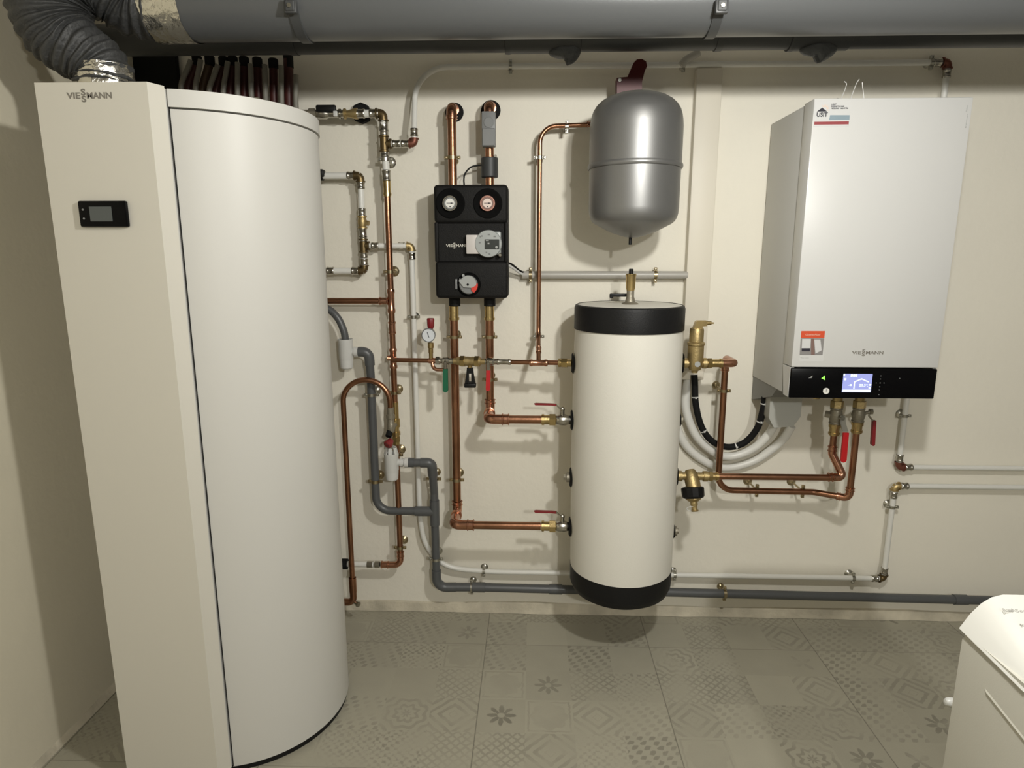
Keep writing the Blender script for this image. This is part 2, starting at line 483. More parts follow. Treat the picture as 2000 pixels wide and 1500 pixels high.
def snap(pts, tol=0.02):
    """Makes nearly plumb or nearly level stretches of a pipe run exactly so."""
    P = [Vector(p) for p in pts]
    for i in range(1, len(P)):
        a, b = P[i - 1], P[i]
        for k in range(3):
            if abs(a[k] - b[k]) < tol:
                b[k] = a[k]
    return P

def pdir(a, b):
    return (Vector(b) - Vector(a)).normalized()

def coupling(mb, c, ax, r, L, beads=True):
    """A press coupling: sleeve with a bead at each end."""
    c, ax = Vector(c), Vector(ax).normalized()
    q = r * 0.16
    prof = [(r * 0.98, -L / 2), (r + q, -L / 2), (r + q * 1.9, -L / 2 + L * .05), (r + q * 1.9, -L / 2 + L * .14), (r + q * .8, -L / 2 + L * .2),
            (r + q * .8, L / 2 - L * .2), (r + q * 1.9, L / 2 - L * .14), (r + q * 1.9, L / 2 - L * .05), (r + q, L / 2), (r * 0.98, L / 2)]
    if not beads:
        prof = [(r * .98, -L / 2), (r + q, -L / 2), (r + q, L / 2), (r * .98, L / 2)]
    return mb.lathe(c, ax, prof, 24)

def elbow(mb, a, p, b, r, leg=None, bend=None):
    """A pressed elbow round the corner p of a run coming from a and leaving to b."""
    a, p, b = Vector(a), Vector(p), Vector(b)
    leg = leg or r * 2.6
    bend = bend or r * 1.6
    d1, d2 = pdir(p, a), pdir(p, b)
    tot = leg + bend * 0.9
    mb.tube([p + d1 * tot, p, p + d2 * tot], r * 1.17, bend, 20)
    for d in (d1, d2):
        coupling(mb, p + d * (tot - leg * 0.28), d, r * 1.08, leg * .56)
    return mb

def run(root, paths, r, m, bend=0.02, name='pipe', seg=18):
    for pts in paths:
        build(name, MB().tube(pts, r, bend, seg), m, root)

def hexfit(mb, p0, p1, r):
    """Short threaded fitting with a hexagon in the middle."""
    p0, p1 = Vector(p0), Vector(p1)
    d = p1 - p0
    mb.cyl(p0, p1, r * 0.86, seg=20)
    mb.hexnut(p0 + d * .28, p0 + d * .62, r * 1.18)
    return mb

def clamp(label, c, axis, r, m='zinc', disc=0.016, wall=True, size=1.0, group='pipe clamps screwed to the back wall'):
    """Two-part pipe clamp: ring, two screw lugs, a stud to the wall and a domed wall plate."""
    c = Vector(c)
    ax = Vector((1, 0, 0)) if axis == 'x' else Vector((0, 0, 1))
    side = Vector((0, 0, 1)) if axis == 'x' else Vector((1, 0, 0))
    t = thing('pipe_clamp', label, 'pipe clamp', (c.x, 0, c.z), group)
    w = 0.011 * size
    build('ring', MB().ring(c, ax, r - .0002, 0.0022, w), M[m], t)
    for sgn in (-1, 1):
        e = c + side * sgn * (r + 0.0065)
        mb = MB()
        hx = Vector((w / 2, 0.0045, 0.0065)) if axis == 'x' else Vector((0.0065, 0.0045, w / 2))
        mb.box(e - hx, e + hx, 0.001, 1)
        l = build('lug', mb, M[m], t)
        build('screw', MB().lathe(e + Vector((0, -0.0045, 0)), (0, -1, 0), [(0, 0), (0.0042, 0), (0.0042, 0.002), (0.003, 0.0036), (0, 0.004)], 14), M[m], l)
    d = -c.y
    if wall:
        build('stud', MB().cyl(c + Vector((0, r, 0)), (c.x, -0.001, c.z), 0.0038, seg=12), M[m], t)
        build('wall_plate', MB().lathe((c.x, 0, c.z), (0, -1, 0), [(0, 0), (disc, 0), (disc, 0.002), (disc * .8, 0.006), (disc * .45, 0.009), (0.0045, min(0.016, d - r - .001)), (0, min(0.016, d - r - .001))], 24), M[m], t)
    return t

def logo(mb, o, W, xdir=(1, 0, 0), up=(0, 0, 1), h=None):
    """The maker's word mark: VIE, two small S one above the other, MANN. o: middle of the mark's left edge."""
    o, x, z = Vector(o), Vector(xdir).normalized(), Vector(up).normalized()
    h = h or W * 0.118
    cap = h / 0.70
    mb.text('VIE', o - z * h / 2, cap, x, z, 0.022, width=W * 0.30)
    mb.text('S', o + x * W * 0.325 + z * h * 0.06, cap, x, z, 0.03, width=W * 0.10)
    mb.text('S', o + x * W * 0.325 - z * h * 1.06, cap, x, z, 0.03, width=W * 0.10)
    mb.text('MANN', o + x * W * 0.45 - z * h / 2, cap, x, z, 0.022, width=W * 0.55)
    return mb

# ================================================================== the room
X0, X1, DB, ZC = -1.372, 2.7, 4.9, 2.33
def slab(name, a, b, m):
    return struct(name, MB().box(a, b), m)
slab('floor', (X0 - .1, -DB - .1, -0.08), (X1 + .1, 0.1, 0.0), M['floor'])
slab('ceiling', (X0 - .1, -DB - .1, ZC), (X1 + .1, 0.1, ZC + .1), M['ceiling'])
slab('wall_back', (X0 - .1, 0.0, 0), (X1 + .1, 0.1, ZC), M['wall'])
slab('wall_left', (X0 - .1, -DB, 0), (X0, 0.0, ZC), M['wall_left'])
slab('wall_right', (X1, -DB, 0), (X1 + .1, 0.0, ZC), M['wall_far'])
slab('wall_front', (X0 - .1, -DB - .1, 0), (X1 + .1, -DB, ZC), M['wall_far'])

# rough mortar fillet along the foot of the back wall
mb = MB()
n = 150
vs, fs = [], []
for i in range(n + 1):
    x = X0 + (X1 - X0) * i / n
    w1 = noise.noise(Vector((x * 3.1, 1.7, 0))) * 0.5 + 0.5
    w2 = noise.noise(Vector((x * 7.3, 5.2, 0))) * 0.5 + 0.5
    h = 0.030 + 0.022 * w1
    d = 0.008 + 0.012 * w2
    for (dd, zz) in ((-0.001, h), (d * .45, h * .86), (d * .8, h * .45), (d + .002, 0.001)):
        vs.append((x, -dd, zz))
for i in range(n):
    for k in range(3):
        fs.append([i * 4 + k, i * 4 + k + 1, (i + 1) * 4 + k + 1, (i + 1) * 4 + k])
struct('baseboard_back', mb.add(vs, fs), M['mortar'])
mb = MB()
n = 70
vs, fs = [], []
for i in range(n + 1):
    y = -2.0 * i / n
    h = 0.016 + 0.014 * (noise.noise(Vector((y * 4, 9.1, 0))) * .5 + .5)
    d = 0.006 + 0.008 * (noise.noise(Vector((y * 6, 2.4, 0))) * .5 + .5)
    for (dd, zz) in ((-0.001, h), (d * .6, h * .6), (d + .001, 0.001)):
        vs.append((X0 + dd, y, zz))
for i in range(n):
    for k in range(2):
        fs.append([i * 3 + k, i * 3 + k + 1, (i + 1) * 3 + k + 1, (i + 1) * 3 + k])
struct('baseboard_left', mb.add(vs, fs), M['mortar'])

# ================================================================== heat pump water heater on the left
HX, HD, HR, HZ = -0.880, 0.565, 0.295, 1.780
PL, PR, PD = -1.085, -0.834, 0.900
hp = thing('heat_pump_water_heater', 'tall white heat pump water heater with flat front panel and curved drum side', 'water heater', (HX, -HD, 0))
SEAM = math.atan2(-(0.857 - HD), -0.815 - HX)          # the seam between flat housing and curved drum
def hpx(a, r): return Vector((HX + r * math.cos(a), -HD + r * math.sin(a), 0))
def extrude_outline(mb, pts, z0, z1):
    return mb.prism([Vector((p[0], p[1], z0)) for p in pts], (0, 0, z1 - z0))
arc = [hpx(SEAM + (2.06 * PI * 0.5 + 0.55) * k / 56, HR) for k in range(57)]      # from the seam round the right side to the back
arc_cap = [hpx(SEAM + (2.06 * PI * 0.5 + 0.55) * k / 56, HR + 0.004) for k in range(57)]
mb = extrude_outline(MB(), arc + [Vector((HX, -HD + 0.02, 0))], 0.018, 1.738)
build('drum_casing', mb, M['hp_curve'], hp, sharp=25)
mb = extrude_outline(MB(), arc_cap + [Vector((HX, -HD + 0.02, 0))], 1.742, HZ)
build('top_rim', mb, M['hp_curve'], hp, sharp=25)
back = hpx(SEAM + 2.06 * PI * 0.5 + 0.55, HR)
house = [(PL, -PD), (PR, -PD), (-0.8185, -0.864), (HX + .03, -HD + .0), (HX - .10, -HD + .10), (PL, -HD + .05)]
mb = extrude_outline(MB(), [Vector((p[0], p[1] + 0.004 if i < 2 else p[1], 0)) for i, p in enumerate(house)], 0.018, HZ)
build('housing', mb, M['hp_curve'], hp)
# the flat front panel, its right edge folded back
mb = extrude_outline(MB(), [(PL, -PD - .001), (PR, -PD - .001), (PR + .0008, -PD + .0008), (-0.8165, -0.8635), (-0.8195, -0.862), (PR - .003, -PD + .003), (PL, -PD + .003)], 0.016, HZ + .004)
build('front_panel', mb, M['hp_panel'], hp)
mb = extrude_outline(MB(), [(p[0] * .985 + HX * .015, p[1] * .985 - HD * .015) for p in arc] + [(PL + .01, -HD), (PL + .01, -PD + .01), (PR - .004, -PD + .01)], 0.0, 0.018)
build('base', mb, M['black'], hp)
mb = extrude_outline(MB(), [hpx(SEAM - 0.002, HR - .006), hpx(SEAM - .002, HR + .0006), hpx(SEAM + .006, HR + .0006), hpx(SEAM + .006, HR - .006)], 0.02, 1.75)
build('seam_strip', mb, M['rubber'], hp)
yf = -PD - 0.001
ctrl = build('control_panel', MB().box((-1.0155, yf, 1.476), (-0.9045, yf - .011, 1.5335), 0.004, 2), M['gloss'], hp)
build('display', MB().box((-0.9885, yf - .0108, 1.4885), (-0.938, yf - .0122, 1.5205)), M['screen_off'], ctrl)
for zz in (1.514, 1.4945):
    build('button', MB().cyl((-1.0035, yf - .0105, zz), (-1.0035, yf - .0125, zz), 0.0022, seg=12), M['mid_grey'], ctrl)
a = at(131, 187, PD); b = at(219, 187, PD)
build('lettering', logo(MB(), (a.x, yf - .0003, a.z), b.x - a.x, h=0.0125), M['logo_grey'], hp)

def hp_stub(z, d, r, m, parent, name='pipe'):
    """Leaves the back of the drum and turns right along the wall."""
    xs_ = HX + .02
    return build(name, MB().tube([(xs_, -HD + HR - .004, z), (xs_, -d, z), (HX + .19, -d, z)], r, min(.045, (HD - HR - d) * .4), 18), M[m], parent)

# foil collar and flexible hose from the heat pump to the air duct
cx, cz = at(203, 150, .685).x, HZ
CD, CRD = .685, .0665
fl = []
for k in range(15):
    z = cz + 0.004 + 0.088 * k / 14
    fl.append(z)
mb = MB()
vs, fs = [], []
ns = 64
for i, z in enumerate(fl):
    for k in range(ns):
        a = 2 * PI * k / ns
        r = CRD + 0.0040 * noise.noise(Vector((math.cos(a) * 5, math.sin(a) * 5, z * 55)))
        vs.append((cx + .001 + r * math.cos(a), -CD + r * math.sin(a), z + .004 * noise.noise(Vector((a * 3, z * 20, 3)))))
for i in range(len(fl) - 1):
    for k in range(ns):
        k2 = (k + 1) % ns
        fs.append([i * ns + k, i * ns + k2, (i + 1) * ns + k2, (i + 1) * ns + k])
DUCT_D, DUCT_Z, DUCT_R = 0.585, 2.043, 0.084
hose = thing('flexible_air_hose', 'ribbed dark grey hose bending from heat pump top to ceiling duct', 'air hose', (cx, -CD, cz))
build('foil_collar', mb.add(vs, fs), M['foil'], hose, sharp=60)
path = spline([(cx, -CD, cz + .05), (cx - .002, -CD, cz + .085), at(174, 112, .690), at(134, 84, .695), at(108, 50, .70), at(99, 8, .70), at(116, -36, .69), at(168, -52, .66), at(222, -24, .625), at(262, 2, .60), (-0.955, -DUCT_D, DUCT_Z), (-0.910, -DUCT_D, DUCT_Z)], 24)
rads = []
for i, p in enumerate(path):
    ph = i * 2 * PI / 8.5
    u_p = i / len(path)
    rads.append(0.0655 + .022 * min(1.0, max(0.0, (u_p - .16) / .25)) - .009 * min(1.0, max(0.0, (u_p - .78) / .12)) + 0.0045 * math.sin(ph) + 0.003 * noise.noise(Vector((i * .31, 2.2, 0))))
mb = MB().sweep(path, rads, 56)
for i, v in enumerate(mb.v):
    nv = noise.noise_vector(v * 26) * 0.004
    mb.v[i] = v + nv
build('hose_sleeve', mb, M['flex'], hose, sharp=75)

# ================================================================== ducts under the ceiling
duct = thing('air_duct', 'large grey round air duct under the ceiling', 'duct', (-0.905, -DUCT_D, DUCT_Z))
build('duct_pipe', MB().lathe((-0.905, -DUCT_D, DUCT_Z), (1, 0, 0), [(0, 0), (DUCT_R, 0), (DUCT_R, X1 + .905), (0, X1 + .905)], 72), M['duct'], duct)
vs, fs = [], []
ns, nl = 72, 12
for i in range(nl + 1):
    for k in range(ns):
        a = 2 * PI * k / ns
        x = -0.972 + 0.10 * i / nl + 0.006 * noise.noise(Vector((a * 2, i * .2, 1)))
        r = DUCT_R + 0.002 + 0.0025 * noise.noise(Vector((math.cos(a) * 6, math.sin(a) * 6, i * .9)))
        vs.append((x, -DUCT_D + r * math.cos(a), DUCT_Z + r * math.sin(a)))
for i in range(nl):
    for k in range(ns):
        k2 = (k + 1) % ns
        fs.append([i * ns + k, i * ns + k2, (i + 1) * ns + k2, (i + 1) * ns + k])
build('foil_tape', MB().add(vs, fs), M['foil'], duct, sharp=60)
def hanger(px, label):
    x = at(px, 40, DUCT_D + DUCT_R).x
    t = thing('duct_hanger', label, 'duct clamp', (x, -DUCT_D, DUCT_Z), 'clamps holding the big air duct')
    build('band', MB().ring((x, -DUCT_D, DUCT_Z), (1, 0, 0), DUCT_R + .0002, .004, .024, 64), M['duct_band'], t)
    cpt = Vector((x, -DUCT_D - DUCT_R - .008, at(px, 19, DUCT_D + DUCT_R).z + .004))
    mb = MB().box(cpt - Vector((.015, .007, .016)), cpt + Vector((.015, .007, .016)), .003, 2)
    mb.box(cpt + Vector((-.011, -.011, -.012)), cpt + Vector((.011, -.004, .012)), .002, 1)
    b_ = build('latch', mb, M['duct_band'], t)
    build('bolt', MB().cyl(cpt + Vector((0, -.010, -.001)), cpt + Vector((0, -.0145, -.001)), .0055, seg=6), M['zinc'], b_)
    build('hanger_rod', MB().cyl((x, -DUCT_D, DUCT_Z + DUCT_R), (x, -DUCT_D, ZC), .004, seg=12), M['zinc'], t)
hanger(572, 'grey clamp round the big air duct above the heat pump')
hanger(1406, 'grey clamp round the big air duct above the silver vessel and boiler')

SD, SR = 0.25, 0.045
SZ = 2.021 + SR
drain = thing('drain_pipe', 'grey drain pipe behind and below the big air duct', 'pipe', (X0, -SD, SZ))
build('pipe', MB().cyl((X0, -SD, SZ), (X1, -SD, SZ), SR, seg=40), M['pvc_shaded'], drain)
def socket(px0, px1, nm='pipe_socket'):
    a, b = at(px0, 100, SD + SR), at(px1, 100, SD + SR)
    mb = MB().lathe((a.x, -SD, SZ), (1, 0, 0), [(SR, 0), (SR + .005, .001), (SR + .006, .012), (SR + .004, .02), (SR + .004, b.x - a.x - .002), (SR, b.x - a.x)], 40)
    return build(nm, mb, M['pvc_shaded'], drain)
socket(985, 1136); socket(1548, 1668)
def tape_wad(px, w):
    c = at(px, 112, SD)
    o = Vector((c.x, -SD - .004, SZ - SR - .006))
    mb = MB()
    nu, nv = 28, 14
    vs, fs = [], []
    for i in range(nv + 1):
        for k in range(nu):
            th_, ph_ = PI * i / nv, 2 * PI * k / nu
            p = Vector((.058 * w * math.sin(th_) * math.cos(ph_) + .012 * math.cos(th_), .030 * math.sin(th_) * math.sin(ph_), .034 * math.cos(th_)))
            if p.x < 0: p.z = p.z * .72 + .008
            q_ = o + p
            vs.append(q_ + noise.noise_vector(q_ * 22) * .005)
    for i in range(nv):
        for k in range(nu):
            k2 = (k + 1) % nu
            fs.append([i * nu + k, i * nu + k2, (i + 1) * nu + k2, (i + 1) * nu + k])
    build('tape_wrap', mb.add(vs, fs), M['tape'], drain, sharp=60)
tape_wad(1104, .85); tape_wad(1596, .95)
for px in (575, 1402):
    a = at(px, 100, SD)
    build('band', MB().ring((a.x, -SD, SZ), (1, 0, 0), SR - .0003, .003, .02, 40), M['pvc_shaded'], drain)

# ================================================================== floor heating hoses behind the heat pump
def heat_hose(px0, px1, y0, y1, r, m, kind, i, d=.08):
    a, b = at(px0, y0, d), at(px1, y1, d)
    base = Vector((a.x - (b.x - a.x) * .2, a.y, a.z - .15))
    pts = spline([base, a * .6 + base * .4 , a, a * .35 + b * .65, b], 6)
    return pts
ORD = ['first', 'second', 'third', 'fourth', 'fifth', 'sixth', 'seventh', 'eighth', 'ninth']
whites = [(354, 373, 166, 117), (382, 392, 170, 116), (409, 426, 174, 126), (436, 445, 178, 120), (464, 464, 183, 122), (491, 489, 187, 125), (519, 517, 191, 126), (550, 549, 195, 128), (578, 578, 200, 146)]
reds = [(368, 385, 168, 122), (396, 410, 172, 122), (423, 437, 176, 124), (450, 455, 181, 123), (478, 477, 185, 124), (505, 503, 189, 126), (535, 534, 193, 128), (564, 563, 198, 116)]
for i, (p0, p1, y0, y1) in enumerate(whites):
    t = build('heating_pipe', MB().sweep(heat_hose(p0, p1, y0, y1, .0075, None, 0, i, .108), .0085, 12), M['hose_white'], None, at(p0, y0, .085))
    tag(t, ORD[len(whites) - 1 - i] + ' thin white pipe from the right in the bundle behind the heat pump', 'pipe', 'white pipes in the bundle behind the heat pump')
for i, (p0, p1, y0, y1) in enumerate(reds):
    t = thing('heating_hose', ORD[len(reds) - 1 - i] + (' light brown' if i == 1 else ' dark red') + ' hose from the right in the bundle behind the heat pump', 'hose', at(p0, y0, .085), 'red-brown hoses in the bundle behind the heat pump')
    pts = heat_hose(p0, p1, y0, y1, .016, None, 0, i)
    build('hose_sleeve', MB().sweep(pts, .0135 if i < 7 else .016, 16), M['hose_brown'] if i == 1 else M['hose_red'], t)
    e = pts[-1]
    build('end_cap', MB().rcyl(e - Vector((0, 0, .012 if i < 7 else .03)), e + Vector((0, 0, .022)), .0160, .004, 16), M['rubber'], t)
mb = MB().box(at(232, 92, .03) * 1.0, at(352, 200, .03) + Vector((0, .02, -.25)), .004, 1)
tag(build('black_panel', mb, M['rubber'], None, at(290, 140, .03)), 'flat black panel on the wall beside the hose bundle', 'insulation')  # plain black panel between air hose and pipe bundle

# ================================================================== gas boiler on the right
BX0, BX1, BZ0, BZ1, BD = 0.8185, 1.2685, 0.971, 1.858, 0.36
ZS = at(1690, 719.5, BD).z                      # top of the black control strip
boiler = thing('gas_boiler', 'white wall-hung gas boiler with black control strip and two stickers', 'boiler', ((BX0 + BX1) / 2, 0, BZ0))
mb = MB().box((BX0 + .003, -.005, BZ0 + .004), (BX1 - .003, -.287, BZ1 - .003), .004, 2)
build('casing', mb, M['steel_shaded'], boiler)
mb = MB().box((BX0, -.290, ZS + .003), (BX1, -BD, BZ1), .003, 2)
build('front_cover', mb, M['enamel'], boiler)
for xs, sg in ((BX0, 1), (BX1, -1)):            # the cover's side cheeks beside the control strip
    mb = MB().prism([(xs, -.290, ZS + .001), (xs, -.352, ZS + .001), (xs, -.352, BZ0 + .002), (xs, -.312, BZ0 + .002)], (sg * .012, 0, 0))
    build('side_cheek', mb, M['enamel'], boiler)
strip = build('control_strip', MB().box((BX0 + .001, -.300, BZ0), (BX1 - .001, -BD, ZS - .001), .003, 2), M['gloss'], boiler)
yb = -BD
def onb(px, py): return at(px, py, BD)
def quad(mb, pxs, ext=.0006, off=0.0):
    P = [onb(*p) + Vector((0, -off, 0)) for p in pxs]
    return mb.prism(P, (0, -ext, 0))
a, b = onb(1647.5, 730), onb(1701, 766)
scr = build('display', MB().box((a.x, yb + .001, a.z), (b.x - .001, yb - .0008, b.z), 0), M['screen'], strip)
w, h = b.x - a.x - .001, a.z - b.z
mb = MB()
def sq(u0, v0, u1, v1):
    mb.box((a.x + w * u0, yb - .0004, a.z - h * v0), (a.x + w * u1, yb - .0012, a.z - h * v1))
def stroke(u0, v0, u1, v1, t=.035):
    p, q_ = Vector((a.x + w * u0, yb - .0008, a.z - h * v0)), Vector((a.x + w * u1, yb - .0008, a.z - h * v1))
    d = (q_ - p).normalized(); nn = Vector((-d.z, 0, d.x)) * h * t * .5
    mb.prism([p - nn, q_ - nn, q_ + nn, p + nn], (0, -.0004, 0))
sq(.02, .865, .98, .985); sq(.0, .0, .05, .12)
for u0, u1 in ((.25, .32), (.335, .40), (.41, .47)): sq(u0, .03, u1, .15)
sq(.03, .24, .11, .35)
stroke(.405, .82, .405, .43, .06); stroke(.40, .44, .64, .27, .06); stroke(.63, .27, .89, .44, .06)
mb.text('20.5', (a.x + w * .575, yb - .0011, a.z - h * .68), h * .185, bold=.01, ext=.0003, width=w * .22)
mb.text('°C', (a.x + w * .81, yb - .0011, a.z - h * .68), h * .16, ext=.0003, width=w * .07)
mb.text('-8', (a.x + w * .19, yb - .0011, a.z - h * .66), h * .14, bold=.01, ext=.0003, width=w * .13)
sq(.92, .55, .985, .64); sq(.91, .71, .985, .79)
build('display_symbols', mb, M['screen_white'], scr)
a, b = onb(1608, 738), onb(1602, 738)
mb = MB().prism([onb(1604, 739) + Vector((0, .0003, 0)), onb(1610.5, 733.5) + Vector((0, .0003, 0)), onb(1611.5, 742.5) + Vector((0, .0003, 0))], (0, -.0012, 0))
build('status_light', mb, M['led_green'], strip)
mb = MB().prism([onb(1579, 738.5) + Vector((0, .0003, 0)), onb(1587, 733.5) + Vector((0, .0003, 0)), onb(1585.5, 738) + Vector((0, .0003, 0))], (0, -.001, 0))
build('key_symbol', mb, M['grey_plastic'], strip)
g = onb(1613.3, 763.5)
gg = build('pressure_gauge', MB().lathe(g, (0, -1, 0), [(0, 0), (.0098, 0), (.0098, .002), (.0086, .0022), (0, .0018)], 28), M['dial'], strip)
mb = MB().box(g + Vector((-.0007, -.0019, -.002)), g + Vector((.0007, -.0024, .0065)))
build('needle', mb, M['ink'], gg)
for px, py, r in ((1720.4, 734, .0016), (1719.6, 740.3, .0015), (1711.3, 748, .0013), (1718.8, 748, .002), (1726.5, 748, .0017), (1718, 755.2, .0016), (1717, 761.5, .0012), (1716.4, 770.7, .0015), (1757.2, 739, .0015)):
    c = onb(px, py)
    build('touch_key', MB().cyl(c + Vector((0, .0003, 0)), c + Vector((0, -.0006, 0)), r, seg=12), M['mid_grey'], strip)
a, b = onb(1663.6, 688.5), onb(1725.2, 688.5)
build('lettering', logo(MB(), (a.x, yb - .0003, a.z), b.x - a.x, h=.0098), M['logo_grey'], boiler)
# sticker with the house mark, top left
P = [onb(1590.5, 196.5), onb(1660.5, 195.5), onb(1657.8, 247), onb(1588.5, 247.5)]
st = build('installer_sticker', MB().prism(P, (0, -.0006, 0)), M['paper'], boiler)
st['label'] = 'white installer sticker with a house mark and red bar'
build('red_bar', quad(MB(), [(1590.3, 238), (1657.8, 237), (1657.3, 243), (1589.8, 243.8)], .0003, .0006), M['sticker_red'], st)
build('blue_field', quad(MB(), [(1621, 225), (1659.3, 225), (1658.8, 234.2), (1619.3, 234.6)], .0003, .0006), M['sticker_blue'], st)
mb = quad(MB(), [(1595.2, 218), (1605.8, 210.3), (1615.2, 218)], .0003, .0006)
a = onb(1594.5, 228); b = onb(1616, 228)
mb.text('USIT', a + Vector((0, -.0006, 0)), .0165, bold=.03, ext=.0003, width=b.x - a.x)
build('house_mark', mb, M['ink'], st)
mb = MB()
for k in range(7):
    aa = math.radians(-35 + k * 24)
    c = onb(1610.5, 213) + Vector((0, -.0006, 0))
    d = Vector((math.sin(aa), 0, math.cos(aa)))
    nn = Vector((d.z, 0, -d.x)) * .0012
    mb.prism([c + d * .006 - nn, c + d * .015, c + d * .006 + nn], (0, -.0003, 0))
build('sun_rays', mb, M['sticker_peach'], st)
build('grey_field', quad(MB(), [(1594.8, 229), (1614.5, 229), (1614, 235.3), (1594.2, 235.3)], .0003, .0006), M['paper'], st)
mb = MB()
for (x0, x1, y) in ((1623, 1633.5, 205.5), (1623, 1649, 209.4), (1623, 1656.5, 213.2)):
    a, b = onb(x0, y), onb(x1, y)
    mb.text({205.5: 'USIT', 209.4: 'ENERGIETECHNIK', 213.2: 'HEIZUNG · SANITÄR'}[y], a + Vector((0, -.0006, 0)), .0056, bold=.03, ext=.0003, width=b.x - a.x)
build('sticker_text', mb, M['ink'], st)
# orange sticker, bottom left
P = [onb(1565, 646.5), onb(1611, 646.5), onb(1608, 706), onb(1561, 706)]
st = build('product_sticker', MB().prism(P, (0, -.0005, 0)), M['enamel'], boiler)
st['label'] = 'sticker with an orange heading above a small picture'
build('orange_heading', quad(MB(), [(1565, 646.5), (1611, 646.5), (1609.8, 660.2), (1564, 660.2)], .0003, .0005), M['sticker_orange'], st)
a, b = onb(1573, 655.2), onb(1602, 655.2)
build('sticker_text', MB().text('Gasanschluss', a + Vector((0, -.0008, 0)), .008, shear=.25, ext=.0002, width=b.x - a.x), M['sticker_peach'], st)
build('picture', quad(MB(), [(1563.8, 660.8), (1609.6, 660.8), (1606.3, 693.2), (1561.6, 693.2)], .0003, .0005), M['sticker_grey'], st)
build('picture_wall', quad(MB(), [(1584, 661), (1589.5, 661), (1591, 693), (1584, 693)], .0003, .0008), M['sticker_brown'], st)
mb = quad(MB(), [(1566.5, 662), (1583.5, 662), (1582.5, 680), (1565.5, 680)], .0003, .0008)
quad(mb, [(1590, 663), (1602, 663), (1604.5, 684), (1592.5, 690.5)], .0003, .0008)
build('picture_appliances', mb, M['paper'], st)
build('picture_strip', quad(MB(), [(1565.8, 680), (1582, 680), (1581.6, 686), (1565.6, 686)], .0003, .0008), M['ink'], st)
build('sticker_small_print', MB().text('Wärme · Service', onb(1563, 699.5) + Vector((0, -.0006, 0)), .0042, ext=.0002, width=.026), M['grey_plastic'], st)
c = onb(1888.5, 207)
build('small_print', MB().text('Vitodens', onb(1888.6, 219) + Vector((0, -.0002, 0)), .0058, (0, 0, 1), (-1, 0, 0), ext=.0002, width=onb(1890, 206).z - onb(1890, 219).z)
      .text('Brennwert', onb(1887, 250) + Vector((0, -.0002, 0)), .0058, (0, 0, 1), (-1, 0, 0), ext=.0002, width=onb(1890, 222).z - onb(1890, 250).z), M['grey_plastic'], boiler)
# underside: rear chassis tray and the connection stubs
mb = MB().prism([(BX0 + .006, -.004, BZ0 + .004), (BX0 + .006, -.24, BZ0 + .004), (BX0 + .006, -.20, BZ0 - .030), (BX0 + .006, -.004, BZ0 - .085)], (.05, 0, 0))
build('chassis', mb, M['shade_grey'], boiler)
build('underside_tray', MB().box((BX0 + .06, -.02, BZ0 - .004), (BX1 - .02, -.285, BZ0 + .006), .003, 1), M['mid_grey'], boiler)
c = at(1593, 782, .19)
build('gas_stub', MB().cyl((c.x, c.y, BZ0 - .001), (c.x, c.y, BZ0 - .03), .017, seg=6).cyl((c.x, c.y, BZ0 - .03), (c.x, c.y, BZ0 - .038), .013), M['brass'], boiler)
jb0, jb1 = at(1503, 787, .16), at(1561, 832, .16)
mb = MB()
mb.prism([(jb0.x, -.09, BZ0 - .004), (jb1.x, -.09, BZ0 - .004), (jb1.x, -.09, jb1.z + .035), (jb1.x - .022, -.09, jb1.z), (jb0.x + .02, -.09, jb1.z - .006), (jb0.x, -.09, jb1.z + .03)], (0, -.075, 0))
build('cable_box', mb, M['box_shade_grey'], boiler)
top = thing('wire_ends', 'pale thin wire ends sticking up behind the boiler top edge', 'wire', (onb(1660, 188).x, -.30, BZ1))
for (p0, p1, p2) in (((1640, 187), (1652, 176), (1648, 170)), ((1659, 190), (1670, 176), (1677, 166)), ((1690, 189), (1684, 178), (1683, 172))):
    build('wire', MB().sweep(spline([V(at(p0[0], p0[1], .3).x, .3, BZ1 - .004), at(p1[0], p1[1], .3) + Vector((0, 0, .012)), at(p2[0], p2[1], .3) + Vector((0, 0, .016))], 6), .0012, 8), M['white_plastic'], top)
c = at(1636, 186, .30)
build('grommet', MB().ball((c.x, c.y, BZ1 + .004), .009), M['rubber'], top)

# ================================================================== shut-off valves and copper below the boiler
def ball_valve(name, label, px, y0, y1, d, lever):
    """Vertical ball valve: nut, body, screwed end, lever."""
    c = at(px, (y0 + y1) / 2, d)
    z = lambda y: at(px, y, d).z
    t = thing(name, label, 'valve', (c.x, -d, z(y0)))
    X = lambda zz: Vector((c.x, -d, zz))
    build('union_nut', MB().hexnut(X(z(y0)), X(z(y0 + 13)), .021).cyl(X(BZ0 - .001), X(z(y0)), .016), M['brass_cast'], t)
    zt, zb = z(y0 + 13), z(y1 - 22)
    zm = (zt + zb) / 2
    build('valve_body', MB().lathe(X(zb), (0, 0, 1), [(0, 0), (.019, 0), (.021, .004), (.0185, .008), (.0225, (zt - zb) * .5), (.0185, zt - zb - .008), (.021, zt - zb - .004), (.019, zt - zb), (0, zt - zb)], 28), M['bronze'], t)
    build('press_end', MB().cyl(X(zb), X(z(y1)), .0165).ring(X(z(y1 - 4)), (0, 0, 1), .0160, .003, .006).ring(X(zb - .006), (0, 0, 1), .016, .0035, .01), M['brass'], t)
    return t, X(zm), zm
VD = 0.175
vt, vc, vz = ball_valve('ball_valve', 'bronze ball valve with long red lever hanging below the boiler, left one', 1632, 783, 850, VD, 0)
build('side_port', MB().cyl(vc, vc + Vector((-.032, .01, .004)), .013, seg=6), M['bronze'], vt)
lv = at(1650, 824, VD + .03)
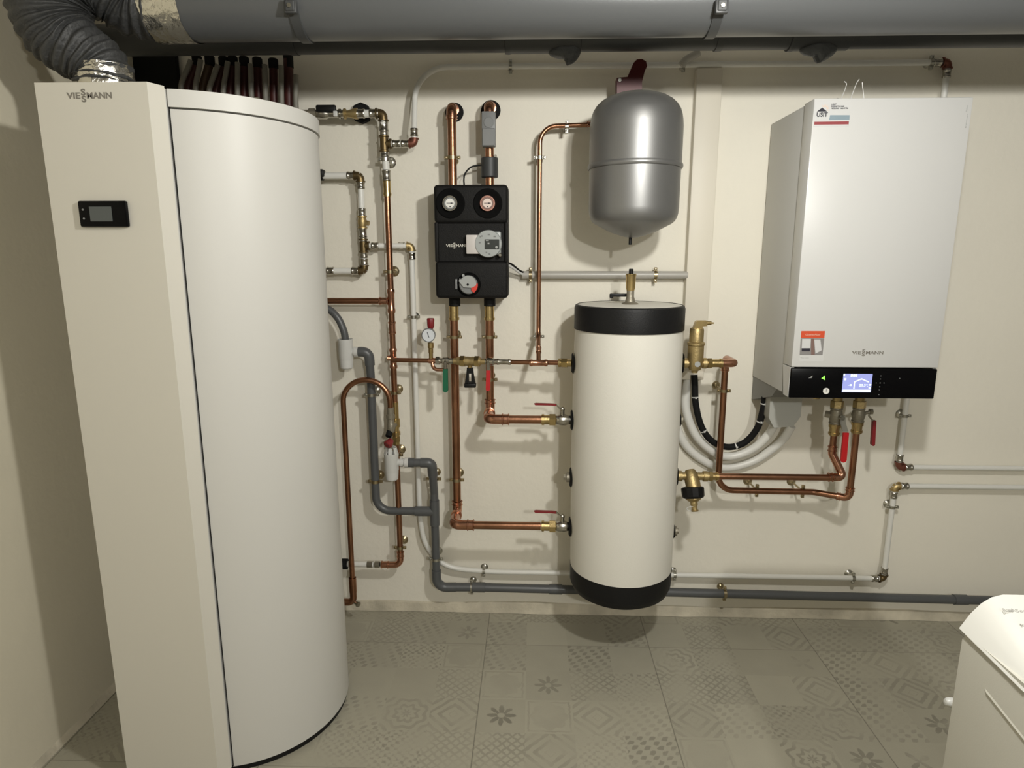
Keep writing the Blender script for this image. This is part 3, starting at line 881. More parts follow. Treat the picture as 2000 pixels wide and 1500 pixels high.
build('lever_plate', MB().prism([at(1642, 812, VD + .034), at(1651, 812, VD + .034), at(1652, 826, VD + .034), at(1657, 843, VD + .045), at(1646, 843, VD + .045), at(1641, 826, VD + .034)], (0, .003, 0)).cyl(vc, (at(1646, 818, VD + .034).x, -VD - .036, vz), .008), M['zinc'], vt)
p0, p1 = at(1652, 845, VD + .047), at(1646.5, 903, VD + .047)
def grip(mb, p0, p1, w, t):
    ax = pdir(p0, p1); L = (p1 - p0).length
    sd = Vector((1, 0, 0)); sd = (sd - ax * sd.dot(ax)).normalized(); nn = ax.cross(sd)
    pts = []
    for k in range(13):
        a = PI * k / 12
        pts.append(p1 - ax * w * .5 + ax * math.sin(a) * w * .5 + sd * math.cos(a) * w * .5)
    poly = [p0 + sd * w * .46] + pts + [p0 - sd * w * .46]
    return mb.prism([q_ - nn * t / 2 for q_ in poly], nn * t)
g_ = build('lever_grip', grip(MB(), p0, p1, .020, .008), M['red'], vt); g_['label'] = 'red grip'
vt2, vc2, vz2 = ball_valve('ball_valve', 'bronze ball valve with short dark red side lever below the boiler, right one', 1676, 783, 846, VD, 0)
s1 = at(1700, 804, VD)
build('lever_stem', MB().cyl(vc2, (s1.x + .004, -VD, s1.z), .0055).cyl((s1.x - .003, -VD, s1.z), (s1.x + .006, -VD, s1.z), .011, seg=6)
      .tube([(s1.x, -VD, s1.z), at(1697, 812, VD + .005), at(1706.5, 824, VD + .006)], .003, .004, 10), M['bronze'], vt2)
g_ = build('lever_grip', grip(MB(), at(1707, 821, VD + .006), at(1704, 870, VD + .006), .011, .014), M['red_dark'], vt2); g_['label'] = 'dark red grip'

# copper between boiler and tank
CR = .0112
TC = 0.205                                    # distance of the tank's axis from the wall
vb1, vb2 = at(1631, 850, VD), at(1672, 846, VD)
hz = at(1500, 931.5, TC).z
e1, e2 = at(1629, 886, VD), None
x_end = at(1401, 931, TC).x
ret = thing('copper_pipe', 'upper copper pipe from the left boiler valve to the dirt filter', 'pipe', (vc.x, -VD, vb1.z))
pts = [Vector((vc.x, -VD, vb1.z)), Vector((vc.x, -VD, e1.z)), Vector((vc.x + .036, -TC + .005, hz)), Vector((vc.x - .03, -TC, hz)), Vector((x_end, -TC, hz))]
run(ret, [pts], CR, M['copper'], [0, .02, .012, .01, 0][1])
mb = MB().tube([pts[1] + Vector((0, 0, .03)), pts[1], pts[1] * .3 + pts[2] * .7], CR * 1.2, .016, 20)
coupling(mb, pts[1] + Vector((0, 0, .018)), (0, 0, 1), CR * 1.1, .018)
build('elbow', mb, M['copper_bright'], ret)
mb = MB().tube([pts[1] * .45 + pts[2] * .55, pts[2], pts[2] + Vector((-.05, 0, 0))], CR * 1.22, .012, 20)
coupling(mb, pts[2] + Vector((-.045, 0, 0)), (1, 0, 0), CR * 1.12, .016)
build('elbow', mb, M['copper_bright'], ret)
# flow: right valve down, left along the wall, up to the air separator
lz = at(1500, 960, .115).z
xv = at(1411, 800, .10).x
z_sep = at(1400, 709.5, TC).z
flow = thing('copper_pipe', 'lower copper pipe from right boiler valve along the wall up to air separator', 'pipe', (vc2.x, -VD, vb2.z))
zc = Vector((vc2.x, -VD, lz))
pts = [Vector((vc2.x, -VD, vb2.z)), Vector((vc2.x, -VD + .002, lz)), Vector((vc2.x - .06, -.115, lz)), Vector((xv, -.10, lz)), Vector((xv, -.10, z_sep)), Vector((xv, -TC, z_sep)), Vector((at(1401, 709, TC).x, -TC, z_sep))]
pts[2] = Vector((vc2.x - .09, -.115, lz))
fp = fillet(pts[:2] + [Vector((vc2.x - .10, -.115, lz)), Vector((xv, -.105, lz)), Vector((xv, -.10, z_sep - .02))], [0, .022, .05, .055, 0])
build('pipe', MB().sweep(fp, CR, 18), M['copper'], flow)
build('elbow', elbow(MB(), pts[0], pts[1], Vector((vc2.x - .10, -.115, lz)), CR, .022, .02), M['copper_bright'], flow)
mb = MB().tube([(xv, -.10, z_sep - .045), (xv, -.10, z_sep), (xv, -.16, z_sep)], CR * 1.2, .016, 20)
coupling(mb, (xv, -.10, z_sep - .035), (0, 0, 1), CR * 1.1, .018)
build('elbow', mb, M['copper_bright'], flow)
xa = at(1404, 709, TC).x
mb = MB().tube([(xv, -.14, z_sep), (xv, -TC, z_sep), (xa, -TC, z_sep)], CR * 1.2, .016, 20)
build('elbow', mb, M['copper_bright'], flow)

# ================================================================== buffer tank
TX, TR = 0.330, 0.179
TZ0, TZ1 = 0.222, 1.253
tank = thing('buffer_tank', 'tall cream round buffer tank with black top and bottom bands hung on the wall', 'tank', (TX, -TC, TZ0))
tb, bb = 1.172, 0.322
RB = .1835
prof = [(TR, bb - .02), (TR + .001, bb), (RB - .0025, bb + .10), (RB, bb + .35), (RB, tb - .35), (RB - .003, tb - .05), (TR - .001, tb), (TR - .001, tb + .03)]
build('jacket', MB().lathe((TX, -TC, 0), (0, 0, 1), prof, 96), M['vinyl'], tank, sharp=60)
build('top_band', MB().lathe((TX, -TC, 0), (0, 0, 1), [(TR - .006, tb - .001), (TR + .003, tb), (TR + .003, TZ1 - .012), (TR, TZ1 - .003), (TR - .006, TZ1)], 96), M['black_vinyl'], tank)
build('bottom_band', MB().lathe((TX, -TC, 0), (0, 0, 1), [(TR - .008, bb + .001), (TR + .002, bb), (TR + .001, TZ0 + .040), (TR - .008, TZ0 + .016), (TR - .028, TZ0 + .003), (TR - .06, TZ0), (0, TZ0)], 96), M['black_vinyl'], tank, sharp=50)
build('top_cover', MB().lathe((TX, -TC, 0), (0, 0, 1), [(0, TZ1 + .001), (TR - .02, TZ1), (TR - .006, TZ1 - .002), (TR - .006, TZ1 - .02)], 96), M['vinyl'], tank)
for zz in (1.1, .45):
    build('wall_bracket', MB().box((TX - .03, -.001, zz - .03), (TX + .03, -(TC - RB + .004), zz + .03), .003, 1), M['zinc'], tank)
z1, z2, z3, z4 = at(1100, 709, TC).z, at(1100, 820, TC).z, at(1105, 932, TC).z, at(1100, 1028, TC).z
zr1, zr2, zr3, zr4 = z_sep, at(1328, 820, TC).z, hz, at(1312, 1037, TC).z
def rosette(z, sg, r=.036):
    # rubber disc lying on the curved jacket
    mb = MB(); vs, fs = [], []
    nr, na = 6, 32
    for i in range(nr + 1):
        for k in range(na):
            rr_, aa = r * i / nr, 2 * PI * k / na
            dy, dz = rr_ * math.cos(aa), rr_ * math.sin(aa)
            th = dy / RB
            vs.append((TX + sg * (RB + .0012 + (.004 if i < nr else -.0005)) * math.cos(th), -TC + RB * math.sin(th), z + dz))
    for i in range(nr):
        for k in range(na):
            k2 = (k + 1) % na
            fs.append([i * na + k, i * na + k2, (i + 1) * na + k2, (i + 1) * na + k])
    build('rosette', mb.add(vs, fs), M['rubber'], tank, sharp=70)
for z in (z1, z2, z3, z4): rosette(z, -1)
for z in (zr1, zr3): rosette(z, 1)
for z in (zr2, zr4): rosette(z, 1, .026)
for z, sg, L in ((z3, -1, .022), (zr2, 1, .012), (zr4, 1, .014)):
    p = Vector((TX + sg * (RB + .004), -TC, z))
    e = p + Vector((sg * L, 0, 0))
    build('plug', MB().cyl(p, p + Vector((sg * L * .55, 0, 0)), .017).cyl(p + Vector((sg * L * .55, 0, 0)), e, .011, seg=6), M['bronze'], tank)

# automatic air vent on the tank top
vent = thing('air_vent', 'brass automatic air vent with black cap on the tank top', 'valve', (TX, -TC, TZ1))
zz = lambda y: at(1229, y, TC).z
o = Vector((TX + .002, -TC, 0))
build('vent_base', MB().lathe(o, (0, 0, 1), [(0, TZ1), (.030, TZ1), (.026, TZ1 + .004), (.017, TZ1 + .008), (.0145, TZ1 + .02), (.0125, TZ1 + .024), (.0125, zz(566)), (0, zz(566))], 28), M['bronze'], vent)
build('vent_body', MB().lathe(o, (0, 0, 1), [(0, zz(568)), (.0125, zz(568)), (.0135, zz(566)), (.0155, zz(563)), (.0165, zz(540)), (.0175, zz(539)), (.0175, zz(535)), (.015, zz(534.5)), (0, zz(534))], 28), M['brass'], vent)
build('vent_cap', MB().rcyl(o + Vector((0, 0, zz(535))), o + Vector((0, 0, zz(525))), .0075, .0015), M['black'], vent)
lev = o + Vector((0, .03, zz(578)))
build('side_lever', MB().box(o + Vector((-.066, .015, zz(580.5))), o + Vector((-.006, .027, zz(574))), .003, 2).box(o + Vector((-.066, .015, zz(583))), o + Vector((-.054, .027, zz(577))), .003, 2), M['black'], vent)

# air separator on the right of the tank
sx = at(1358, 700, TC).x
sz_ = lambda y: at(1358, y, TC).z
sep = thing('air_separator', 'brass air separator with side vent nozzle on the right of the tank', 'air separator', (sx, -TC, sz_(725)))
S = lambda z: Vector((sx, -TC, z))
build('separator_body', MB().lathe((sx, -TC, 0), (0, 0, 1), [(0, sz_(728)), (.010, sz_(728)), (.011, sz_(724)), (.019, sz_(722)), (.025, sz_(714)), (.0265, sz_(706)), (.0265, sz_(675)), (.029, sz_(673)), (.029, sz_(669)), (.0235, sz_(667)), (.0235, sz_(644)), (.021, sz_(641)), (0, sz_(641))], 36)
      .cyl((TX + RB, -TC, z_sep), (at(1381, 709, TC).x, -TC, z_sep), .0135).ring((TX + RB + .012, -TC, z_sep), (1, 0, 0), .012, .005, .012).ring((at(1376, 709, TC).x, -TC, z_sep), (1, 0, 0), .012, .006, .012), M['brass_cast'], sep)
build('vent_head', MB().prism([V(sx - .014, TC + .012, sz_(642)), V(sx - .006, TC + .012, sz_(628)), V(sx, TC + .012, sz_(626)), V(sx + .030, TC + .012, sz_(626)), V(sx + .030, TC + .012, sz_(636)), V(sx + .016, TC + .012, sz_(637)), V(sx + .016, TC + .012, sz_(642))], (0, .024, 0))
      .cyl((sx + .028, -TC, sz_(631)), (sx + .046, -TC, sz_(631)), .0065).cyl((sx + .046, -TC, sz_(631)), (sx + .054, -TC, sz_(631)), .003), M['brass'], sep)
build('label_disc', MB().cyl((sx + .002, -TC - .0258, sz_(709)), (sx + .002, -TC - .0268, sz_(709)), .0095), M['grey_plastic'], sep)
x0, x1, x2 = at(1381, 709, TC).x, at(1396, 709, TC).x, at(1404, 709, TC).x
build('union', MB().hexnut((x0 + .001, -TC, z_sep), (x0 + .014, -TC, z_sep), .0185).cyl((x0 - .004, -TC, z_sep), (x2 + .012, -TC, z_sep), .0135).ring((x2 + .006, -TC, z_sep), (1, 0, 0), .0125, .0035, .007), M['brass'], sep)

# dirt filter below it
fx = at(1350, 927, TC).x
fil = thing('dirt_filter', 'brass dirt filter with black ribbed ring on the right of the tank', 'filter', (fx, -TC, hz))
build('filter_body', MB().cyl((TX + RB, -TC, hz), (at(1384, 931, TC).x, -TC, hz), .0135).ring((TX + RB + .012, -TC, hz), (1, 0, 0), .012, .0065, .014).ring((at(1377, 931, TC).x, -TC, hz), (1, 0, 0), .012, .0065, .014)
      .lathe((fx, -TC, hz), Vector((.10, -.38, -.62)), [(0, -.024), (.016, -.022), (.0235, -.008), (.0255, .01), (.0255, .07), (0, .07)], 32), M['brass_cast'], fil)
fa = Vector((.08, -.30, -.95)).normalized()
fb = Vector((fx + .002, -TC - .018, at(1352, 952, TC + .018).z))
mb = MB(); vs = []
prof = [(.026, -.004), (.037, 0), (.039, .004), (.038, .030), (.034, .036), (.026, .038)]
mb.lathe(fb, fa, prof, 12)
build('ring_nut', mb, M['black'], fil, sharp=20)
build('drain_cone', MB().lathe(fb, fa, [(.027, .034), (.027, .040), (.018, .047), (.0125, .050), (.0125, .060), (.010, .064), (.010, .076), (.013, .078), (.013, .081), (.011, .083), (0, .083)], 28), M['brass_cast'], fil)
tl = fb + fa * .076
build('tag_loop', MB().sweep([tl + Vector((-.012 + .016 * math.cos(a) , -.004, .004 + .0075 * math.sin(a))) for a in [2 * PI * k / 24 for k in range(25)]], .0012, 8), M['white_plastic'], fil)
x0, x2 = at(1384, 931, TC).x, at(1403, 931, TC).x
build('union', MB().hexnut((x0, -TC, hz), (x0 + .012, -TC, hz), .0178).cyl((x0 - .004, -TC, hz), (x2, -TC, hz), .0128).ring((x2 - .006, -TC, hz), (1, 0, 0), .0122, .0035, .006), M['brass'], fil)

# ================================================================== expansion vessel
EX, ED, ER = 0.3245, 0.255, 0.1405
ev = thing('expansion_vessel', 'silver grey expansion vessel hung on the wall above the tank', 'expansion vessel', (EX, -ED, 1.47))
prof = [(0, 1.468), (ER * .12, 1.469), (ER * .25, 1.473), (ER * .5, 1.485), (ER * .7, 1.499), (ER * .85, 1.510), (ER * .92, 1.518), (ER * .963, 1.528), (ER * .988, 1.540), (ER, 1.557), (ER + .0005, 1.676)]
lower = prof
build('lower_shell', MB().lathe((EX, -ED, 0), (0, 0, 1), lower, 80), M['silver'], ev, sharp=50)
prof = [(ER + .002, 1.690), (ER + .002, 1.800), (ER * 1.0, 1.818), (ER * .98, 1.834), (ER * .945, 1.848), (ER * .88, 1.862), (ER * .79, 1.874), (ER * .66, 1.885), (ER * .48, 1.894), (ER * .25, 1.900), (0, 1.902)]
build('upper_shell', MB().lathe((EX, -ED, 0), (0, 0, 1), prof, 80), M['silver'], ev, sharp=50)
build('clamp_ring', MB().lathe((EX, -ED, 0), (0, 0, 1), [(ER - .002, 1.675), (ER + .004, 1.676), (ER + .0065, 1.680), (ER + .0065, 1.686), (ER + .004, 1.691), (ER - .002, 1.692)], 80), M['silver'], ev)
build('fill_nipple', MB().cyl((EX - .006, -ED, 1.470), (EX - .006, -ED, 1.446), .0052), M['black'], ev)
rb = thing('vessel_bracket', 'red steel bracket above and behind the silver vessel', 'bracket', (EX, 0, 1.9))
RD = .13
pts = [at(1205, 190, RD), at(1205, 152, RD), at(1226, 150, RD), at(1238, 122, RD), at(1244, 116, RD), at(1254, 115, RD), at(1262, 120, RD), at(1264, 129, RD), at(1259, 140, RD), at(1254, 160, RD), at(1254, 195, RD)]
build('strap', MB().prism(pts, (0, .045, 0)), M['red_bracket'], rb)
build('wall_arm', MB().box((EX - .03, -.001, 1.865), (EX + .03, -RD - .02, 1.885), .003, 1), M['red_bracket'], rb)
build('bolt', MB().cyl(at(1210, 157, RD), at(1210, 157, RD) + Vector((0, -.006, 0)), .006, seg=6), M['zinc'], rb)
# thin copper to the vessel
xt = at(1053, 480, .07).x
zt = zt_thin = at(1080, 247, .07).z
thin = thing('copper_pipe', 'thin copper pipe rising from the feed line to the silver vessel', 'pipe', (xt, -.07, z1))
tr = .0078
pts = [Vector((xt, -TC, z1)), Vector((xt, -TC + .02, z1 + .012)), Vector((xt, -.07, at(1053, 660, .07).z + .01)), Vector((xt, -.07, zt)), Vector((at(1145, 244, .07).x, -.072, at(1145, 244, .07).z)), Vector((EX - .10, -.10, at(1145, 244, .07).z - .004))]
build('pipe', MB().sweep(fillet(pts, [0, .02, .05, .055, .03, 0]), tr, 16), M['copper'], thin)
build('coupling', coupling(MB(), (EX - .125, -.084, pts[4].z - .001), (1, .1, 0), tr, .03), M['copper_bright'], thin)
build('tee', coupling(MB(), (xt, -TC, z1), (1, 0, 0), .0092, .062), M['copper_bright'], thin)
build('coupling', coupling(MB(), pts[0] * .55 + pts[2] * .45, pts[2] - pts[0], tr, .03), M['copper_bright'], thin)

# ================================================================== pump station (black foam shell)
QD = 0.165
qx0, qx1 = at(848.5, 470, QD).x, at(992, 470, QD).x
qz1, qz0 = at(920, 360, QD).z, at(920, 583, QD).z
ps = thing('pump_station', 'black foam pump station with two round thermometers and grey pump head', 'pump station', ((qx0 + qx1) / 2, 0, qz0))
zg1, zg0 = at(920, 437, QD).z, at(920, 509, QD).z
build('back_shell', MB().box((qx0 + .002, -.004, qz0 + .002), (qx1 - .002, -.10, qz1 - .002), .012, 3), M['epp'], ps)
mb = MB()
mb.box((qx0, -.06, zg1 + .002), (qx1, -QD, qz1), .013, 4)
build('upper_cover', mb, M['epp'], ps)
mb = MB().box((qx0, -.06, qz0), (qx1, -QD, zg0 - .002), .013, 4)
build('lower_cover', mb, M['epp'], ps)
mb = MB().box((qx0, -.06, zg0 - .006), (qx0 + .013, -QD + .001, zg1 + .006), .005, 2).box((qx1 - .011, -.06, zg0 - .006), (qx1, -QD + .001, zg1 + .006), .005, 2)
mb.box((qx0 + .008, -.06, zg0 - .004), (qx1 - .008, -QD + .012, zg1 + .004), .003, 1)
build('middle_cover', mb, M['epp'], ps)
# raised arch on the upper cover, with two dark discs painted in for the gauge recesses
cxr = at(953, 397, QD)
for px, m_, nm in ((879.5, 'nickel', 0), (952.5, 'copper_bright', 1)):
    c = at(px, 397.5, QD)
    build('gauge_recess_shade', MB().lathe((c.x, -QD, c.z), (0, -1, 0), [(0, .0004), (.040, .0004), (.043, .0022), (.046, .0024), (.049, .0004)], 40), M['recess'], ps)
    th = build('thermometer', MB().lathe((c.x, -QD, c.z), (0, -1, 0), [(.0255, 0), (.0255, .010), (.0245, .0125), (.0215, .0125), (.0205, .010), (0, .0098)], 40), M['rim_pink'] if nm else M['nickel'], ps)
    build('dial', MB().lathe((c.x, -QD, c.z), (0, -1, 0), [(0, .0112), (.0150, .0110), (.0150, .0100)], 36), M['dial_pink'] if nm else M['dial'], th)
    mb = MB().lathe((c.x, -QD, c.z), (0, -1, 0), [(.0152, .0106), (.0195, .0106), (.0195, .0112), (.0152, .0112)], 36, closed=True)
    # black scale ring, open at the bottom
    build('scale', mb, M['mid_grey'] if not nm else M['sticker_brown'], th)
    mb = MB().box((c.x - .011, -QD - .0112, c.z - .0007), (c.x + .012, -QD - .0118, c.z + .0009)).box((c.x + .002, -QD - .0112, c.z - .0016), (c.x + .008, -QD - .0118, c.z + .0018))
    build('needle', mb, M['ink'], th)
    build('dial_mark', MB().box((c.x - .002, -QD - .0112, c.z - .0125), (c.x + .003, -QD - .0116, c.z - .0095)), M['ink'], th)
# pump head
GD = QD - .012
c = at(953.5, 476, GD + .035)
mb = MB().lathe((c.x, -GD + .004, c.z), (0, -1, 0), [(0, 0), (.040, 0), (.0445, .004), (.0455, .030), (.043, .036), (0, .0375)], 48)
r1 = at(978, 453, GD + .035)
mb.box((c.x, -GD + .004, c.z - .036), (r1.x, -GD - .026, c.z + .040), .005, 2)
ph = build('pump_head', mb, M['pump_grey'], ps, sharp=28)
a, b = at(946.5, 467.5, GD + .034), at(975, 487, GD + .034)
dsp = build('pump_display', MB().box((a.x, -GD - .032, a.z), (b.x, -GD - .0345, b.z), .001, 1), M['display_dark'], ph)
build('display_mark', MB().box((a.x + .010, -GD - .0344, a.z - .016), (a.x + .016, -GD - .0349, a.z - .011)).cyl((b.x - .009, -GD - .0344, b.z + .007), (b.x - .009, -GD - .0349, b.z + .007), .004, seg=14).box((a.x + .004, -GD - .0344, a.z - .005), (a.x + .014, -GD - .0349, a.z - .003)), M['grey_plastic'], dsp)
s_ = at(976.5, 498, GD + .03)
build('screw', MB().lathe((s_.x, -GD - .026, s_.z), (0, -1, 0), [(0, -.01), (.006, -.01), (.006, .002), (.004, .004), (0, .004)], 16), M['nickel'], ph)
mb = MB()
for (px, py, w) in ((941, 461, .006), (938, 462.5, .004), (955, 458, .007), (966, 462, .007), (937, 474, .006), (950, 493, .005), (956, 496, .006)):
    p = at(px, py, GD + .034)
    mb.box((p.x - w / 2, -GD - .0322, p.z - .0022), (p.x + w / 2, -GD - .0336, p.z + .0022))
build('printed_marks', mb, M['mid_grey'], ph)
a, b = at(910, 458.5, GD + .028), at(936, 496, GD + .028)
build('pump_connector', MB().box((a.x, -GD + .004, a.z), (b.x, -GD - .028, b.z), .003, 2), M['connector'], ps)
a, b = at(871, 479.5, GD), at(915, 480, GD)
build('lettering', logo(MB(), (a.x, -GD - .0002, a.z), b.x - a.x, h=.0085), M['logo_white'], ps)
# mixer knob
c = at(915, 556, QD + .01)
build('knob_recess_shade', MB().lathe((c.x, -QD, c.z), (0, -1, 0), [(0, .0004), (.038, .0004), (.0395, .0016), (.041, .0004)], 40), M['recess'], ps)  # flat dark disc painting the hollow's shade round the knob
mb = MB().lathe((c.x, -QD, c.z), (0, -1, 0), [(0, .004), (.031, .004), (.032, .008), (.031, .016), (.028, .019), (0, .0195)], 44)
kn = build('mixer_knob', mb, M['mid_grey'], ps, sharp=28)
ti = at(897, 547, QD + .02)
mb = MB()
th0 = math.radians(-8)
pl = []
for k in range(19):
    a = math.radians(-12 + k * 192 / 18)
    pl.append(Vector((c.x + .0275 * math.cos(a), -QD - .019, c.z + .004 + .0265 * math.sin(a))))
pl = pl[:16] + [Vector((ti.x + .002, -QD - .019, ti.z + .006)), Vector((ti.x - .001, -QD - .019, ti.z - .004)), Vector((c.x - .015, -QD - .019, c.z - .008)), Vector((c.x + .012, -QD - .019, c.z - .010))]
build('knob_lever', mb.prism(pl, (0, -.006, 0)), M['grey_plastic'], kn, sharp=30)
pl = [Vector((c.x + .010 + .0, -QD - .020, c.z - .006))]
pl = []
for k in range(11):
    a = math.radians(8 - k * 62 / 10)
    pl.append(Vector((c.x + .0325 * math.cos(a), -QD - .017, c.z + .0325 * math.sin(a))))
pl += [Vector((c.x + .011, -QD - .017, c.z - .020)), Vector((c.x + .010, -QD - .017, c.z - .006)), Vector((c.x + .016, -QD - .017, c.z + .001))]
build('red_sector', mb.prism(pl, (0, -.0065, 0)) if False else MB().prism(pl, (0, -.0065, 0)), M['red_bright'], kn, sharp=30)
build('knob_screw', MB().cyl((c.x - .001, -QD - .0245, c.z + .001), (c.x - .001, -QD - .0258, c.z + .001), .004, seg=16), M['black'], kn)
p = at(891, 555, QD + .006)
build('position_pointer', MB().box((p.x - .004, -QD, p.z - .018), (p.x + .004, -QD - .008, p.z + .018), .003, 2), M['mid_grey'], ps)
p = at(905, 538, QD + .006)
build('stop_pin', MB().cyl((p.x, -QD, p.z), (p.x, -QD - .010, p.z), .0045, seg=14), M['grey_plastic'], ps)
for px in (888, 956.5):
    c = at(px, 590, .085)
    build('insulation_stub', MB().rcyl((c.x, -.085, qz0 + .002), (c.x, -.085, at(px, 598, .085).z), .0205, .002), M['epp'], ps)

# ---- supply and return above the pump station
PR_ = .0148
def above(px, ptop, label):
    x = at(px, 280, .085).x
    z0 = qz1 - .001
    zt = at(px, ptop, .085).z
    t = thing('copper_pipe', label, 'pipe', (x, -.085, z0))
    return t, x, z0, zt
t, x, z0, zt = above(883, 209, 'copper pipe from the pump station top bending into the wall, left of two')
build('pipe', MB().cyl((x, -.085, z0), (x, -.085, zt - .04), PR_, seg=24), M['copper'], t)
build('elbow', elbow(MB(), (x, -.085, z0), (x, -.085, zt), (x, -.001, zt), PR_, .020, .022), M['copper_bright'], t)
build('wall_sleeve', MB().lathe((x, 0, zt), (0, -1, 0), [(0, 0), (.031, 0), (.032, .0015), (.0, .002)], 32), M['rubber'], t)
t, x, z0, zt = above(956, 205, 'copper pipe from the pump station top into the wall carrying a grey box')
build('pipe', MB().cyl((x, -.085, z0), (x, -.085, zt - .04), PR_, seg=24), M['copper'], t)
build('elbow', elbow(MB(), (x, -.085, z0), (x, -.085, zt), (x, -.001, zt), PR_, .020, .022), M['copper_bright'], t)
build('wall_sleeve', MB().lathe((x, 0, zt), (0, -1, 0), [(0, 0), (.033, 0), (.034, .0015), (.0, .002)], 32), M['rubber'], t)
zA, zB = at(953, 220, .105).z, at(953, 288, .105).z
ts = thing('clip_on_thermostat', 'grey thermostat box strapped to the right copper pipe above the pump station', 'thermostat', (x, -.10, zB))
build('thermostat_body', MB().box((x - .0225, -.099, zB), (x + .0225, -.128, zA), .003, 2), M['mid_grey'], ts)
build('thermostat_cover', MB().box((x - .0205, -.127, zB + .002), (x + .0205, -.131, zB + (zA - zB) * .52), .0015, 1), M['mid_grey'], ts)
build('dial_knob', MB().lathe((x + .001, -.128, zA - .035), (0, -1, 0), [(0, 0), (.0165, 0), (.0165, .0012), (.0155, .002), (0, .002)], 28), M['mid_grey'], ts)
zA, zB = at(954, 308, .085).z, at(954, 347, .085).z
sv = thing('sensor_sleeve', 'black round sensor sleeve round the right copper pipe above the pump station', 'sensor', (x, -.085, zB))
build('sleeve', MB().lathe((x, -.085, zB), (0, 0, 1), [(PR_ - .0002, 0), (.027, 0), (.029, .003), (.029, zA - zB - .003), (.027, zA - zB), (PR_ - .0002, zA - zB)], 40), M['epp_grey'], sv)
build('sleeve_clip', MB().box((x + .018, -.10, zA - .002), (x + .024, -.075, zA + .008), .001, 1), M['nickel'], sv)
cab = thing('sensor_cable', 'black sensor cable looping from the sleeve into the pump station top', 'cable', at(934, 322, .09))
build('cable', MB().sweep(spline([(x - .027, -.09, at(936, 322, .09).z), at(921, 326, .10), at(909, 338, .105), at(906, 350, .105), (at(907, 362, .105).x, -.105, qz1 - .004)], 8), .0028, 10), M['black'], cab)

# ---- supply and return below the pump station
def below(px, pyj, zt, px_end, label):
    xx = at(px, 700, .085).x
    t = thing('copper_pipe', label, 'pipe', (xx, -.085, zt))
    zs = at(px, 597, .085).z
    xe = at(px_end, pyj, TC).x
    build('pipe', MB().cyl((xx, -.085, zs), (xx, -.085, zt + .045), PR_, seg=24), M['copper'], t)
    build('branch_pipe', MB().cyl((xx + .045, -TC, zt), (xe, -TC, zt), PR_ * .98, seg=24), M['copper'], t)
    build('brass_adapter', MB().cyl((xx, -.085, zs + .001), (xx, -.085, zs - .052), PR_ * 1.14, seg=24).ring((xx, -.085, zs - .046), (0, 0, 1), PR_ * 1.1, .003, .008), M['brass'], t)
    build('elbow', elbow(MB(), (xx, -.085, zs), (xx, -.085, zt), (xx, -.145, zt), PR_, .026, .02), M['copper_bright'], t)
    mb = MB().tube([(xx, -.13, zt), (xx, -TC, zt), (xx + .07, -TC, zt)], PR_ * 1.18, .024, 22)
    coupling(mb, (xx + .062, -TC, zt), (1, 0, 0), PR_ * 1.08, .026)
    build('elbow', mb, M['copper_bright'], t)
    return xx, xe
xs1, xe1 = below(956.5, 820, z2, 1058, 'copper pipe from pump station right outlet down to the upper tank valve')
xs2, xe2 = below(888, 1028, z4, 1056, 'long copper pipe from pump station left outlet down to the lower tank valve')

def tank_valve(label, py, z):
    X_ = lambda p: at(p, py, TC).x
    xa, xn, xb, xt_ = X_(1057), X_(1073), X_(1087), TX - RB - .004
    t = thing('ball_valve', label, 'valve', (xa, -TC, z))
    build('press_end', MB().cyl((xa, -TC, z), (xn + .002, -TC, z), PR_ * 1.12).ring((xa + .006, -TC, z), (1, 0, 0), PR_ * 1.08, .0035, .008), M['brass'], t)
    build('union_nut', MB().hexnut((xn, -TC, z), (xb - .004, -TC, z), .0225), M['brass'], t)
    build('valve_body', MB().lathe((xb - .004, -TC, z), (1, 0, 0), [(0, 0), (.014, 0), (.0165, .004), (.0195, .014), (.0195, .034), (.0165, .042), (.0145, xt_ - xb + .004), (0, xt_ - xb + .004)], 30), M['nickel'], t)
    xs = X_(1098)
    build('valve_stem', MB().cyl((xs, -TC, z + .012), (xs, -TC, z + .036), .0075).ball((xs, -TC, z + .038), .009), M['nickel'], t)
    l0, l1 = z + .036, z + .054
    mb = MB()
    yy = -TC + .006
    a_, b_, c_ = X_(1095), X_(1086), X_(1077)
    build('lever_arm', mb.prism([(a_, yy, l0 - .002), (a_, yy, l0 + .003), (b_, yy, l1 + .002), (b_, yy, l1 - .003)], (0, -.012, 0)), M['nickel'], t)
    e_ = X_(1043)
    g = build('lever_grip', MB().prism([(b_ + .001, yy, l1 - .004), (b_, yy, l1 + .002), (c_, yy, l1 + .0035), (e_ + .006, yy, l1 + .005), (e_, yy, l1 + .003), (e_ + .004, yy, l1 - .0015), (c_, yy, l1 - .002)], (0, -.013, 0)), M['red_dark'], t)
    g['label'] = 'dark red grip'
tank_valve('ball valve with thin red lever at the upper left side of the cream tank', 820, z2)
tank_valve('ball valve with thin red lever at the lower left side of the cream tank', 1028, z4)

